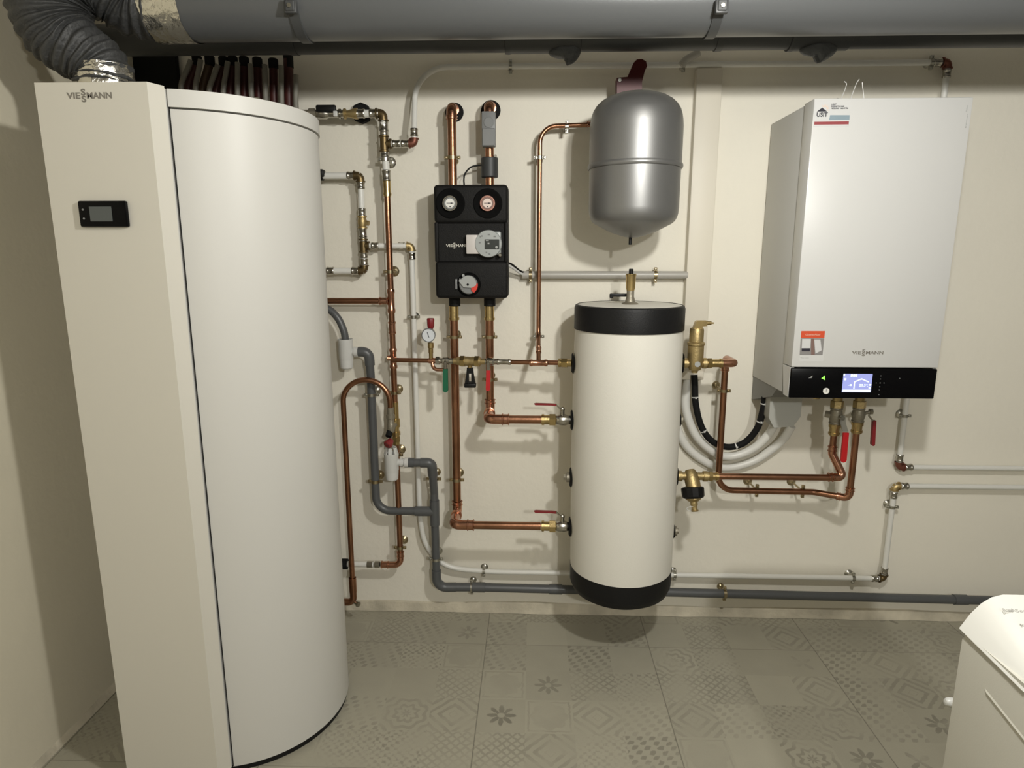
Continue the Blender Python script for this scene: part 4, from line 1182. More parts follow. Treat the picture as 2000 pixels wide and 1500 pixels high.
# ================================================================== filling line between riser and tank
LA = Vector((at(765, 703, .105).x, -.105, at(765, 703, .105).z))
LB = Vector((TX - RB - .005, -TC, z1))
def lp(px, py=707):
    """Point on the feed line seen at column px."""
    lo, hi = 0.0, 1.0
    for _ in range(30):
        mid = (lo + hi) / 2
        p = LA.lerp(LB, mid)
        q = p - CAM
        sx_ = 1000 + F_PX * q.dot(rgt) / q.dot(fwd)
        if sx_ < px: lo = mid
        else: hi = mid
    return LA.lerp(LB, (lo + hi) / 2)
LX = (LB - LA).normalized()
feed = thing('copper_pipe', 'thin copper feed line running level from the left riser towards the tank', 'pipe', lp(800))
build('pipe', MB().cyl(LA, lp(850), .0082), M['copper'], feed)
build('hook_pipe', MB().tube([lp(845) + Vector((0, -.004, -.006)), lp(845) + Vector((0, -.010, -.030)), lp(874) + Vector((0, -.012, -.030))], .0068, .02, 14), M['copper_bright'], feed)
build('tee', coupling(MB(), lp(846), LX, .0088, .030, False), M['copper_bright'], feed)
fr = thing('copper_pipe', 'thin copper feed line from the red-handled valve to the top left of the tank', 'pipe', lp(1000))
build('pipe', MB().cyl(lp(964), lp(1096), .0082), M['copper'], fr)
build('coupling', coupling(MB(), lp(984), LX, .0084, .05), M['nickel'], fr)
build('union', MB().cyl(lp(1092), LB, .0125).hexnut(lp(1097), lp(1108), .0165).ring(lp(1093), LX, .0105, .0045, .008), M['brass'], fr)
# gauge with red cap
g0 = lp(842)
sg = thing('safety_gauge', 'small round pressure gauge with red cap on the feed line', 'gauge', g0)
gz = lambda y: at(838, y, .125).z
build('gauge_stem', MB().lathe((g0.x, g0.y, 0), (0, 0, 1), [(0, g0.z), (.0075, g0.z), (.0075, gz(690)), (.0085, gz(689)), (.0085, gz(680)), (.0105, gz(679)), (.0105, gz(669)), (.0, gz(668))], 20), M['brass'], sg)
c = at(835, 655, .14)
gb = build('gauge_case', MB().lathe((c.x, -.115, c.z), (0.12, -1, 0), [(0, 0), (.0235, 0), (.0245, .002), (.0245, .024), (.022, .026), (.0215, .0245), (0, .0245)], 36), M['mid_grey'], sg)
dn = Vector((.12, -1, 0)).normalized()
dc_ = Vector((c.x, -.115, c.z)) + dn * .0246
build('dial', MB().lathe(dc_, dn, [(0, .0004), (.0213, .0003), (.0213, -.0005)], 32), M['dial_blue'], gb)
u_ = Vector((1, .12, 0)).normalized()
nd = [dc_ + dn * .0006 + u_ * a_ * .001 + Vector((0, 0, 1)) * b_ * .001 for a_, b_ in ((-5, 12), (-3.2, 12), (3.4, -8), (1.2, -8))]
build('needle', MB().prism(nd, dn * .0008), M['ink'], gb)
build('red_cap', MB().lathe((g0.x, -.118, 0), (0, 0, 1), [(0, gz(643)), (.008, gz(643)), (.0125, gz(637)), (.0135, gz(624)), (.012, gz(622)), (0, gz(621.5))], 8), M['red_dark'], sg)
# green valve, check valve with black handle, red valve
gv = thing('ball_valve', 'small nickel ball valve with hanging green handle on the feed line', 'valve', lp(872))
build('valve_body', MB().cyl(lp(852), lp(886), .0105).hexnut(lp(852), lp(859), .0155).lathe(lp(864), LX, [(0, 0), (.010, 0), (.0145, .004), (.0145, .022), (.010, .028), (0, .028)], 26), M['nickel'], gv)
hp0 = lp(871) + Vector((0, -.017, -.014))
hd = grip(MB(), hp0 + Vector((0, 0, -.012)), hp0 + Vector((-.001, 0, -.095)), .0185, .012)
build('handle_arm', MB().box(hp0 + Vector((-.006, -.003, -.022)), hp0 + Vector((.006, .003, .016)), .002, 1).cyl(lp(871), hp0 + Vector((0, 0, .012)), .006), M['nickel'], gv)
g_ = build('handle_grip', hd, M['green'], gv); g_['label'] = 'green grip'
cv = thing('check_valve', 'brass double check valve with black drain handle on the feed line', 'valve', lp(915))
mb = MB().cyl(lp(884), lp(948), .0105)
mb.lathe(lp(892), LX, [(0, 0), (.013, 0), (.0135, .006), (.0165, .012), (.0165, .042), (.0155, .052), (.0165, .056), (.0165, .082), (.012, .088), (0, .088)], 30)
build('valve_body', mb, M['brass_cast'], cv)
mb = MB().hexnut(lp(900), lp(908), .0205).hexnut(lp(928), lp(936), .0205)
build('union_nut', mb, M['brass'], cv)
h0 = lp(918) + Vector((0, -.004, -.017))
build('handle_neck', MB().cyl(h0 + Vector((0, 0, .004)), h0 + Vector((0, 0, -.008)), .008), M['brass'], cv)
hz_ = h0.z - .005
mb = MB()
def yy(w0, w1, za, zb, tk=.016):
    return [(h0.x - w0, h0.y + tk / 2, za), (h0.x + w0, h0.y + tk / 2, za), (h0.x + w1, h0.y + tk / 2, zb), (h0.x - w1, h0.y + tk / 2, zb)]
mb.prism(yy(.0105, .0125, hz_, hz_ - .020), (0, -.016, 0))
mb.prism([(h0.x - .0125, h0.y + .008, hz_ - .020), (h0.x - .0045, h0.y + .008, hz_ - .020), (h0.x - .0045, h0.y + .008, hz_ - .052), (h0.x - .0185, h0.y + .008, hz_ - .056)], (0, -.016, 0))
mb.prism([(h0.x + .0125, h0.y + .008, hz_ - .020), (h0.x + .0045, h0.y + .008, hz_ - .020), (h0.x + .0045, h0.y + .008, hz_ - .052), (h0.x + .0185, h0.y + .008, hz_ - .056)], (0, -.016, 0))
mb.prism(yy(.0045, .0045, hz_ - .050, hz_ - .056), (0, -.016, 0))
mb.box((h0.x - .0205, h0.y - .012, hz_ - .070), (h0.x + .0205, h0.y + .012, hz_ - .055), .003, 2)
build('drain_handle', mb, M['black'], cv)
rv = thing('ball_valve', 'small nickel ball valve with hanging red handle on the feed line', 'valve', lp(956))
build('valve_body', MB().cyl(lp(943), lp(976), .0100).lathe(lp(950), LX, [(0, 0), (.010, 0), (.0145, .004), (.0145, .024), (.010, .03), (0, .03)], 26), M['nickel'], rv)
hp0 = lp(954) + Vector((0, -.016, -.014))
build('handle_arm', MB().box(hp0 + Vector((-.006, -.003, -.018)), hp0 + Vector((.006, .003, .016)), .002, 1).cyl(lp(954), hp0 + Vector((0, 0, .012)), .006), M['nickel'], rv)
g_ = build('handle_grip', grip(MB(), hp0 + Vector((.001, .0, -.014)), hp0 + Vector((-.001, -.004, -.086)), .0155, .012), M['red'], rv); g_['label'] = 'red grip'

# ================================================================== tall copper riser beside the heat pump
RX = (at(759.5, 400, .07).x + at(768, 760, .07).x + at(779, 1000, .07).x) / 3
RR = .0108
zz7 = lambda y: at(768, y, .07).z
zb_ = zz7(1103)
riser = thing('copper_pipe', 'tall copper riser pipe on the wall right beside the heat pump', 'pipe', (RX, -.07, zb_))
build('pipe', MB().cyl((RX, -.07, zz7(372)), (RX, -.07, zb_ + .035), RR, seg=22), M['copper'], riser)
zt_ = zz7(588)
build('branch_pipe', MB().tube([(HX + .03, -HD + HR - .004, zt_), (HX + .03, -.07, zt_), (RX - .015, -.07, zt_)], RR, .04, 18), M['copper'], riser)
build('tee', coupling(coupling(MB(), (RX, -.07, zt_), (0, 0, 1), RR, .085), (RX - .026, -.07, zt_), (1, 0, 0), RR, .034), M['copper_bright'], riser)
zf = LA.z
build('tee', coupling(MB(), (RX, -.07, zf), (0, 0, 1), RR, .075).cyl((RX, -.07, zf), LA + LX * .012, .0105).cyl((RX, -.07, zf), (RX - .022, -.075, zf + .002), .0095), M['copper_bright'], riser)
for y in (672, 640): build('coupling', coupling(MB(), (RX, -.07, zz7(y)), (0, 0, 1), RR, .045), M['copper_bright'], riser) if y == 640 else None
build('brass_adapter', MB().cyl((RX, -.07, zz7(352)), (RX, -.07, zz7(384)), RR * 1.2).ring((RX, -.07, zz7(379)), (0, 0, 1), RR, .004, .008), M['brass'], riser)
build('brass_tee', MB().cyl((RX, -.07, zz7(785)), (RX, -.07, zz7(868)), RR * 1.18).ring((RX, -.07, zz7(826)), (0, 0, 1), RR, .0055, .03).ring((RX, -.07, zz7(846)), (0, 0, 1), RR, .006, .012).hexnut((RX, -.07, zz7(852)), (RX, -.07, zz7(862)), .0155), M['brass'], riser)
mb = MB().tube([(RX, -.07, zb_ + .055), (RX, -.07, zb_), (RX - .07, -.07, zb_)], RR * 1.15, .026, 20)
coupling(mb, (RX, -.07, zb_ + .045), (0, 0, 1), RR * 1.05, .022); coupling(mb, (RX - .062, -.07, zb_), (1, 0, 0), RR * 1.05, .03)
build('elbow', mb, M['copper_bright'], riser)
# low connection towards the heat pump
xq = lambda p: at(p, 1103, .07).x
lc = thing('composite_pipe', 'short white pipe with black sleeve at the foot of the copper riser', 'pipe', (xq(700), -.07, zb_))
build('pipe', MB().tube([(HX + .03, -HD + HR - .004, zb_), (HX + .03, -.07, zb_), (xq(730), -.07, zb_)], .0110, .04, 18), M['mlc'], lc)
build('press_sleeve', MB().ring((xq(723), -.07, zb_), (1, 0, 0), .0112, .0022, .022).ring((xq(737), -.07, zb_), (1, 0, 0), .009, .0045, .018), M['nickel'], lc)
build('sleeve', MB().cyl((HX + .10, -.07, zb_), (xq(679), -.07, zb_), .0205), M['rubber'], lc)
# loop pipe from the safety valve down to the floor
LD = .115
xl = (at(676, 850, LD).x + at(682, 1050, LD).x) / 2
xr = at(762, 790, LD).x
za_ = at(715, 742, LD).z
lr = .0098
loop = thing('copper_pipe', 'thin copper pipe bent in an arch down to the heat pump foot', 'pipe', (xl, -LD, .1))
zl = at(684, 1176, LD).z
mid = (xl + xr) / 2; ra = (xr - xl) / 2
arcp = [Vector((mid - ra * math.cos(PI * k / 20), -LD, za_ - ra * .95 + ra * .95 * math.sin(PI * k / 20))) for k in range(21)]
pts = [Vector((HX + .17, -LD - .02, zl)), Vector((xl - .03, -LD, zl)), Vector((xl, -LD, zl + .03))]
lpz = fillet([Vector((HX + .03, -HD + HR - .004, zl)), Vector((HX + .03, -LD, zl)), Vector((xl, -LD, zl)), Vector((xl, -LD, zl + .1))], .03) + arcp + [Vector((xr, -LD, at(765, 800, LD).z)), Vector((xr, -LD + .01, at(766, 822, LD).z))]
build('pipe', MB().sweep(lpz, lr, 18), M['copper'], loop)
mb = coupling(MB(), (xl, -LD, at(683, 1142, LD).z), (0, 0, 1), lr * 1.25, .06, False)
mb.tube([(xl - .05, -LD, zl), (xl, -LD, zl), (xl, -LD, zl + .045)], lr * 1.35, .022, 18)
build('elbow', mb, M['copper'], loop)
build('drain_cock', MB().cyl((xl, -LD, zl + .002), (xl + .022, -LD - .012, zl - .002), .006).hexnut((xl + .016, -LD - .009, zl - .001), (xl + .024, -LD - .013, zl - .002), .011), M['nickel'], loop)
# safety valve with red knob
sf = thing('safety_valve', 'brass safety valve with dark red knob above the lower white funnel', 'valve', (xr, -LD, at(766, 850, LD).z))
zs = lambda y: at(766, y, LD).z
build('valve_body', MB().lathe((xr, -LD, 0), (0, 0, 1), [(0, zs(844)), (.012, zs(844)), (.0145, zs(838)), (.0145, zs(828)), (.0125, zs(826)), (.0125, zs(818)), (.0155, zs(817)), (.0155, zs(810)), (.012, zs(808)), (.012, zs(796)), (0, zs(796))], 26)
      .cyl((xr, -LD, zs(834)), (RX, -.07, zs(834)), .011), M['bronze'], sf)
build('outlet', MB().cyl((xr - .004, -LD - .004, zs(842)), (xr - .007, -LD - .018, zs(850)), .0115), M['rubber'], sf)
c = at(760, 865, LD + .02)
build('knob', MB().lathe(c, (-.35, -.6, -.45), [(0, -.016), (.008, -.016), (.0115, -.012), (.0165, .004), (.0165, .011), (.013, .014), (.006, .014), (0, .011)], 10), M['red_knob'], sf, sharp=40)

# ================================================================== white composite pipes
def mpipe(px, py, d): return at(px, py, d)
MR = .0095
def press(mb, c, ax, r=.0125, L=.026):
    c, ax = Vector(c), Vector(ax).normalized()
    return mb.lathe(c, ax, [(.006, -L / 2), (r, -L / 2), (r + .0012, -L / 2 + .002), (r + .0012, -L / 2 + .005), (r, -L / 2 + .007), (r, L / 2 - .007), (r + .0012, L / 2 - .005), (r + .0012, L / 2 - .002), (r, L / 2), (.006, L / 2)], 24)
def body_elbow(mb, a, p, b, r=.0125, leg=.022):
    p = Vector(p); d1, d2 = pdir(p, a), pdir(p, b)
    mb.tube([p + d1 * leg, p, p + d2 * leg], r, .012, 18)
    for d in (d1, d2):
        mb.lathe(p + d * leg, d, [(.006, -.004), (r + .0035, -.004), (r + .0035, .0), (.006, .0)], 22)
    return mb

# hot water outlet at the top of the riser
WD = .09
xr_, wz = RX, at(700, 222, WD).z
hot = thing('hot_water_outlet', 'row of brass and nickel fittings from heat pump top to the copper riser', 'pipe fitting', (xr_, -WD, wz))
X9 = lambda p: at(p, 222, WD).x
Z7 = lambda y: at(757, y, .08).z
L_ = lambda p: Vector((X9(p), -WD, wz))
build('brass_nipple', MB().tube([(HX + .03, -HD + HR - .004, wz), (HX + .03, -WD, wz), L_(622)], .0135, .04, 18).hexnut(L_(604), L_(616), .018), M['bronze'], hot)
build('stop_valve', MB().lathe(L_(618), (1, 0, 0), [(0, 0), (.013, 0), (.0165, .006), (.0165, .034), (.013, .04), (.013, .05), (0, .05)], 26).cyl(L_(640), L_(674), .0128).ring(L_(664), (1, 0, 0), .012, .004, .006), M['nickel'], hot)
p = L_(640) + Vector((0, -.016, .011))
build('black_handle', MB().box(p + Vector((-.034, -.006, -.008)), p + Vector((.034, .008, .014)), .005, 2).cyl(p, p + Vector((0, .018, -.01)), .008), M['black'], hot)
build('white_button', MB().box(L_(654) + Vector((0, -.022, -.012)), L_(662) + Vector((0, -.012, .006)), .003, 2), M['white_plastic'], hot)
build('reducer', MB().lathe(L_(672), (1, 0, 0), [(0, 0), (.017, 0), (.017, .006), (.011, .009), (.011, .014), (.0175, .038), (.0175, .046), (0, .046)], 28), M['brass_cast'], hot)
c = at(706, 221, .015)
build('wall_rosette', MB().lathe((c.x, 0, c.z), (0, -1, 0), [(0, .001), (.034, .001), (.034, .022), (.026, .030), (.020, .030), (0, .028)], 8), M['rubber'], hot, sharp=20)
build('pipe', MB().cyl(L_(698), L_(736), .0125), M['mlc'], hot)
mb = press(MB(), L_(704), (1, 0, 0), .0145, .030); press(mb, L_(731), (1, 0, 0), .0145, .030)
build('press_sleeve', mb, M['nickel'], hot)
cr_ = Vector((xr_, -WD, wz))
tz = at(757, 281, WD).z
build('elbow', body_elbow(MB(), L_(700), cr_, cr_ - Vector((0, 0, 1)), .0145, .024), M['fitting_dark'], hot)
build('riser_pipe', MB().cyl((xr_, -WD, wz - .02), (xr_, -.07, zz7(352)), .0122), M['mlc'], hot)
VS = lambda y: Vector((xr_, -WD + .004, at(757, y, WD).z))
for y, L in ((246, .034), (262, .03), (297, .03)):
    build('press_sleeve', press(MB(), VS(y), (0, 0, 1), .0145, L), M['nickel'], hot)
build('press_sleeve', press(MB(), Vector((xr_, -.073, zz7(343))), (0, 0, 1), .0145, .036), M['nickel'], hot)
mb = MB().lathe((xr_, -WD, tz), (0, 0, 1), [(.008, -.026), (.0175, -.026), (.0175, -.022), (.0145, -.02), (.0145, .02), (.0175, .022), (.0175, .026), (.008, .026)], 26)
mb.cyl((xr_, -WD, tz), (xr_ + .024, -WD, tz), .0135).lathe((xr_ + .022, -WD, tz), (1, 0, 0), [(.006, -.003), (.017, -.003), (.017, .003), (.006, .003)], 24)
build('tee', mb, M['fitting_dark'], hot)

# white pipe: from the tee up along the wall under the ceiling, down behind the boiler and off to the right
xw = at(810, 230, .07).x
cw = Vector((xw, -WD, tz))
ztop = at(1000, 129, .035).z
xd = at(1850, 150, .035).x
zd = at(1750, 913, .035).z
cold = thing('composite_pipe', 'white pipe running under the ceiling and down behind the boiler to the right', 'pipe', cw)
pts = [Vector((xr_ + .02, -WD, tz)), cw, Vector((xw, -.05, tz + .10)), Vector((xw, -.03, ztop)), Vector((xd, -.03, ztop)), Vector((xd, -.03, zd)), Vector((X1, -.03, zd))]
build('pipe', MB().cyl(pts[0], cw, MR), M['mlc'], cold)
build('pipe', MB().sweep(fillet([cw, Vector((xw, -WD, tz + .03)), Vector((xw, -.031, ztop)), Vector((xd, -.03, ztop))], [0, .05, .11, 0]), MR, 16), M['mlc'], cold)
build('pipe', MB().cyl(pts[4], pts[5], MR, seg=16), M['mlc'], cold)
build('pipe', MB().cyl(pts[5], pts[6], MR, seg=16), M['mlc'], cold)
build('elbow', body_elbow(MB(), pts[0], cw, cw + Vector((0, 0, 1)), .0125, .018), M['fitting_red'], cold)
build('elbow', body_elbow(MB(), pts[3], pts[4], pts[5], .0125, .02), M['fitting_red'], cold)
build('elbow', body_elbow(MB(), pts[4], pts[5], pts[6], .0125, .02), M['fitting_red'], cold)
ps_ = [(L_(0) * 0 + Vector((xr_ + .042, -WD, tz)), (1, 0, 0)), (Vector((xr_ + .072, -WD, tz)), (1, 0, 0)), (cw + Vector((0, 0, .036)), (0, 0, 1)), (pts[4] + Vector((-.035, 0, 0)), (1, 0, 0)), (pts[4] + Vector((0, 0, -.035)), (0, 0, 1)), (pts[5] + Vector((0, 0, .036)), (0, 0, 1)), (pts[5] + Vector((.036, 0, 0)), (1, 0, 0))]
for c, ax in ps_:
    build('press_sleeve', press(MB(), c, ax, .0122, .026), M['nickel'], cold)

# second column of fittings at the heat pump: upper stub, column, lower stub
FD = .06
xc5 = at(708, 440, FD).x
F = lambda y: Vector((xc5, -FD, at(708, y, FD).z))
zt5, zm5, zb5 = at(700, 343, FD).z, at(708, 480, FD).z, at(690, 529, FD).z
circ = thing('pipe_column', 'upright column of white pipe with brass fittings close beside the heat pump', 'pipe fitting', F(529))
ct, cm, cb = Vector((xc5, -FD, zt5)), Vector((xc5, -FD, zm5)), Vector((xc5, -FD, zb5))
build('pipe', MB().tube([(HX + .03, -HD + HR - .004, zt5), (HX + .03, -FD, zt5), ct], .0115, .04, 18), M['mlc'], circ)
build('pipe', MB().tube([(HX + .03, -HD + HR - .004, zb5), (HX + .03, -FD, zb5), cb], .0115, .04, 18), M['mlc'], circ)
build('pipe', MB().cyl(cb, ct, .0108), M['mlc'], circ)
build('elbow', body_elbow(MB(), ct - Vector((1, 0, 0)), ct, ct - Vector((0, 0, 1)), .0135, .022), M['fitting_dark'], circ)
build('elbow', body_elbow(MB(), cb - Vector((1, 0, 0)), cb, cb + Vector((0, 0, 1)), .0135, .02), M['fitting_dark'], circ)
mb = MB().lathe(cm, (0, 0, 1), [(.008, -.024), (.0165, -.024), (.0165, -.020), (.0135, -.018), (.0135, .018), (.0165, .020), (.0165, .024), (.008, .024)], 26)
mb.cyl(cm, cm + Vector((.02, 0, 0)), .0125).lathe(cm + Vector((.019, 0, 0)), (1, 0, 0), [(.006, -.003), (.016, -.003), (.016, .003), (.006, .003)], 24)
build('tee', mb, M['fitting_dark'], circ)
for y, L in ((362, .024), (415, .028), (455, .034), (466, .02), (497, .024), (511, .022)):
    build('press_sleeve', press(MB(), F(y), (0, 0, 1), .0135, L), M['nickel'], circ)
for px, z in ((690, zt5), (690, zb5), (641, zb5)):
    build('press_sleeve', press(MB(), Vector((at(px, 440, FD).x, -FD, z)), (1, 0, 0), .0130, .026), M['nickel'], circ)
build('check_valve_body', MB().lathe(F(434), (0, 0, 1), [(.008, -.021), (.0165, -.021), (.0165, -.017), (.013, -.015), (.0155, -.006), (.0155, .006), (.013, .015), (.0165, .017), (.0165, .021), (.008, .021)], 26).cyl(F(434), F(434) + Vector((.024, 0, -.004)), .009, seg=6), M['brass_cast'], circ)
p = Vector((at(628, 343, FD).x, -FD, zt5))
build('black_handle', MB().box(p + Vector((-.05, -.022, -.006)), p + Vector((.014, .008, .020)), .006, 2), M['black'], circ)
build('black_valve', MB().cyl(p + Vector((-.05, 0, 0)), p + Vector((.006, 0, 0)), .0165), M['rubber'], circ)

# white pipe from the column over and down the wall, along the skirting and up on the far right
LDp = .035
x8 = at(808, 620, LDp).x
z48 = zm5
p0 = cm + Vector((.02, 0, 0))
c8 = Vector((x8, -LDp, z48))
zlow = at(1600, 1128, LDp).z
zll = at(930, 1113, LDp).z
xrr = at(1734, 1060, LDp).x
zup = at(1745, 949, LDp).z
low = thing('composite_pipe', 'long white pipe down the wall, along above the skirting and up to the far right', 'pipe', c8)
build('pipe', MB().tube([p0, Vector((at(740, 482, .05).x, -.05, z48)), c8], .0095, .02, 16), M['mlc'], low)
q = [c8, Vector((x8, -LDp, at(808, 1000, LDp).z)), Vector((x8 + .02, -LDp, at(820, 1060, LDp).z)), Vector((at(868, 1102, LDp).x, -LDp, at(868, 1102, LDp).z)), Vector((at(940, 1115, LDp).x, -LDp, at(940, 1115, LDp).z)), Vector((at(1100, 1119, LDp).x, -LDp, at(1100, 1119, LDp).z)), Vector((xrr, -LDp, zlow))]
sp = [q[0]] + spline(q[1:], 10)
build('pipe', MB().sweep(sp, .0098, 16), M['mlc'], low)
cl, cu = Vector((xrr, -LDp, zlow)), Vector((xrr, -LDp, zup))
build('pipe', MB().cyl(cl, cu, .0098, seg=16), M['mlc'], low)
build('pipe', MB().cyl(cu, (X1, -LDp, zup), .0098, seg=16), M['mlc'], low)
build('elbow', body_elbow(MB(), p0, c8, c8 - Vector((0, 0, 1)), .0122, .018), M['brass_cast'], low)
build('elbow', body_elbow(MB(), cl - Vector((1, 0, 0)), cl, cl + Vector((0, 0, 1)), .0122, .018), M['fitting_dark'], low)
build('elbow', body_elbow(MB(), cl, cu, cu + Vector((1, 0, 0)), .0122, .018), M['brass_cast'], low)
for c, ax in ((p0 + Vector((.022, 0, 0)), (1, 0, 0)), (c8 - Vector((.036, -.002, 0)), (1, 0, 0)), (c8 - Vector((0, 0, .036)), (0, 0, 1)), (cl - Vector((.034, 0, 0)), (1, 0, 0)), (cl + Vector((0, 0, .034)), (0, 0, 1)), (cu - Vector((0, 0, .036)), (0, 0, 1)), (cu + Vector((.036, 0, 0)), (1, 0, 0))):
    build('press_sleeve', press(MB(), c, ax, .0120, .024), M['nickel'], low)

# ================================================================== grey drain pipes and white funnels
GRR = .0158
F1D = .088
def funnel(label, px, yt, yb, pyo, px_o, d, teeth):
    x = at(px, (yt + yb) / 2, d).x
    zt, zb, zo = at(px, yt, d).z, at(px, yb, d).z, at(px, pyo, d).z
    t = thing('drain_funnel', label, 'drain trap', (x, -d, zb))
    mb = MB().lathe((x, -d, 0), (0, 0, 1), [(0, zb), (.018, zb), (.0225, zb + .004), (.0245, zb + .03), (.0245, zb + .035), (.0262, zb + .04), (.0262, zt - .012), (.0272, zt - .008), (.0272, zt), (.0235, zt), (.0225, zo), (0, zo)], 40)
    build('funnel_body', mb, M['white_plastic'], t)
    xo = at(px_o, pyo, d).x
    build('outlet', MB().cyl((x + .02, -d, zo), (xo - .012, -d, zo), .0130).ring((xo - .007, -d, zo), (1, 0, 0), .012, .0065, .014).lathe((xo - .026, -d, zo), (1, 0, 0), [(.012, -.004), (.0165, -.004), (.0165, .004), (.012, .004)], 24), M['white_plastic'], t)
    if teeth:
        mb = MB()
        for k in range(7):
            a = PI * .95 + k * 2 * PI / 7
            cc_, ss = math.cos(a), math.sin(a)
            ps4 = []
            for da in (-.24, .24):
                for r in (.0238, .0268):
                    ps4.append(Vector((x + r * math.cos(a + da), -d + r * math.sin(a + da), zt - .003)))
            poly = [ps4[0], ps4[1], ps4[3], ps4[2]]
            mb.prism(poly, (-cc_ * .006, -ss * .006, .026))
        build('funnel_teeth', mb, M['white_plastic'], t)
    return x, zt, zb, zo, xo
x1f, t1, b1, o1, xo1 = funnel('white plastic drain funnel taking the grey hose from the heat pump', 676, 662, 720, 687, 700, F1D, False)
x2f, t2, b2, o2, xo2 = funnel('white plastic drain funnel with open teeth under the red safety valve knob', 765, 885, 937, 903, 798, .115, True)
hs = thing('condensate_hose', 'short grey condensate hose curving from heat pump into the upper white funnel', 'hose', (x1f, -F1D, t1))
build('hose', MB().sweep(spline([Vector((HX + .03, -HD + HR - .004, at(600, 592, .20).z)), at(590, 594, .11), at(635, 601, F1D), at(658, 619, F1D), at(671, 645, F1D), Vector((x1f, -F1D, t1 - .006)), Vector((x1f, -F1D, t1 - .02))], 10), .0132, 18), M['pvc'], hs)

GD1 = .075
xg1 = (at(724, 770, GD1).x + at(735, 950, GD1).x) / 2
zg1_ = at(790, 998, GD1).z
XG2, GD2 = at(850, 1040, GD1).x, GD1
g1 = thing('drain_pipe', 'grey drain pipe from the upper white funnel down to the tee', 'pipe', (xg1, -GD1, zg1_))
zel = o1
run(g1, [[Vector((xo1 - .014, -F1D, zel)), Vector((xg1, -F1D + .002, zel)), Vector((xg1, -GD1, zel - .09)), Vector((xg1, -GD1, zg1_)), Vector((XG2, -GD1, zg1_))]], GRR - .0008, M['pvc'], [0, .022, .06, .055, 0])
build('pipe_socket', MB().tube([(xo1 - .012, -F1D, zel), (xg1, -F1D + .002, zel), (xg1, -F1D + .008, zel - .05)], GRR + .0022, .024, 20).cyl((XG2 - .04, -GD1, zg1_), (XG2 - .075, -GD1, zg1_), GRR + .0028), M['pvc'], g1)
zlo = at(870, 1145, .06).z
zle = at(1890, 1176, .06).z
g2 = thing('drain_pipe', 'grey drain pipe from the lower white funnel down and along the skirting', 'pipe', (XG2, -GD1, zlo))
xG2t = at(846, 900, .09).x
pts = [Vector((xo2 - .014, -.115, o2)), Vector((XG2, -.115, o2)), Vector((XG2, -.10, o2 - .03)), Vector((XG2, -GD1, o2 - .12)), Vector((XG2, -GD1 + .004, zlo)), Vector((XG2 + .15, -.06, zlo - .002)), Vector((X1, -.05, zle - .006))]
build('pipe', MB().sweep(fillet([pts[0], pts[1], Vector((XG2, -GD1, o2 - .13)), pts[4], pts[5]], [0, .02, .05, .05, 0]), GRR - .0006, 20), M['pvc'], g2)
build('pipe', MB().sweep([pts[4] + Vector((.05, .004, 0)), pts[5], pts[6]], GRR + .0008, 20), M['pvc'], g2)
mb = MB().tube([(xo2 + .045, -.115, o2), (XG2, -.115, o2), (XG2, -.096, o2 - .055)], GRR + .0024, .018, 20).cyl((xo2 - .012, -.115, o2), (xo2 + .02, -.115, o2), GRR + .0018)
build('pipe_socket', mb, M['pvc'], g2)
build('tee', MB().cyl((XG2, -GD1, zg1_ + .045), (XG2, -GD1, zg1_ - .055), GRR + .0026).cyl((XG2, -GD1, zg1_), (XG2 - .042, -GD1, zg1_), GRR + .0026), M['pvc'], g2)
mb = MB().tube([(XG2, -GD1 + .002, zlo + .075), (XG2, -GD1 + .004, zlo), (XG2 + .075, -.066, zlo)], GRR + .0022, .04, 20)
build('elbow', mb, M['pvc'], g2)
for px in (935, 1085, 1880):
    p = at(px, 1150, .058)
    f_ = (p.x - pts[5].x) / (pts[6].x - pts[5].x)
    c = pts[5].lerp(pts[6], f_)
    build('pipe_socket', MB().ring(c, (1, 0, 0), GRR, .0035, .05), M['pvc'], g2)
def g2c(px):
    p = at(px, 1155, .055)
    f_ = (p.x - pts[5].x) / (pts[6].x - pts[5].x)
    return pts[5].lerp(pts[6], f_)

# ================================================================== grey conduit, trunking, cables
KD = .030
zk = at(1200, 537, KD).z
tx0, tx1 = 0.553, 0.637
kx0, kx1 = at(1020, 537, KD).x, tx0 + .004
kon = thing('conduit', 'light grey conduit running level behind the tank top to the white trunking', 'conduit', (kx0, -KD, zk))
build('pipe', MB().cyl((kx0, -KD, zk), (kx1, -KD, zk), .0138, seg=28), M['pvc_light'], kon)
for i, (m_, lab, dy, r) in enumerate((('black', 'black cable from the pump station into the grey conduit', .006, .0035), ('white_plastic', 'pale cable from the pump station into the grey conduit', -.008, .0042))):
    p = [at(988, 514 + dy * 500 * -.6, .09), at(1000, 519 - dy * 400, .075), at(1016, 531 - dy * 300, .045), Vector((kx0 + .02, -KD, zk + dy * .6))]
    t = build('cable', MB().sweep(spline(p, 8), r, 12), M[m_], None, p[0])
    tag(t, lab, 'cable')
trk = thing('cable_trunking', 'white cable trunking running up the wall between silver vessel and boiler', 'trunking', (tx0, 0, at(1350, 735, .05).z))
ztr = at(1350, 728, .045).z
build('trunking_body', MB().box((tx0, -.0005, ztr), (tx1, -.034, ztop - .013), .002, 1), M['trunking'], trk)
build('trunking_lid', MB().box((tx0 - .001, -.030, ztr), (tx1 + .001, -.040, ztop - .013), .004, 2), M['trunking'], trk)
c0, c1 = at(1331, 727, .05), at(1372, 742, .05)
build('end_piece', MB().box((c0.x, -.002, c1.z), (c1.x + .004, -.052, c0.z + .006), .004, 2), M['trunking'], trk)
build('conduit_end', MB().tube([at(1330, 128, .06), at(1340, 116, .064), at(1366, 102, .068)], .012, .02, 18), M['pvc_light'], trk)
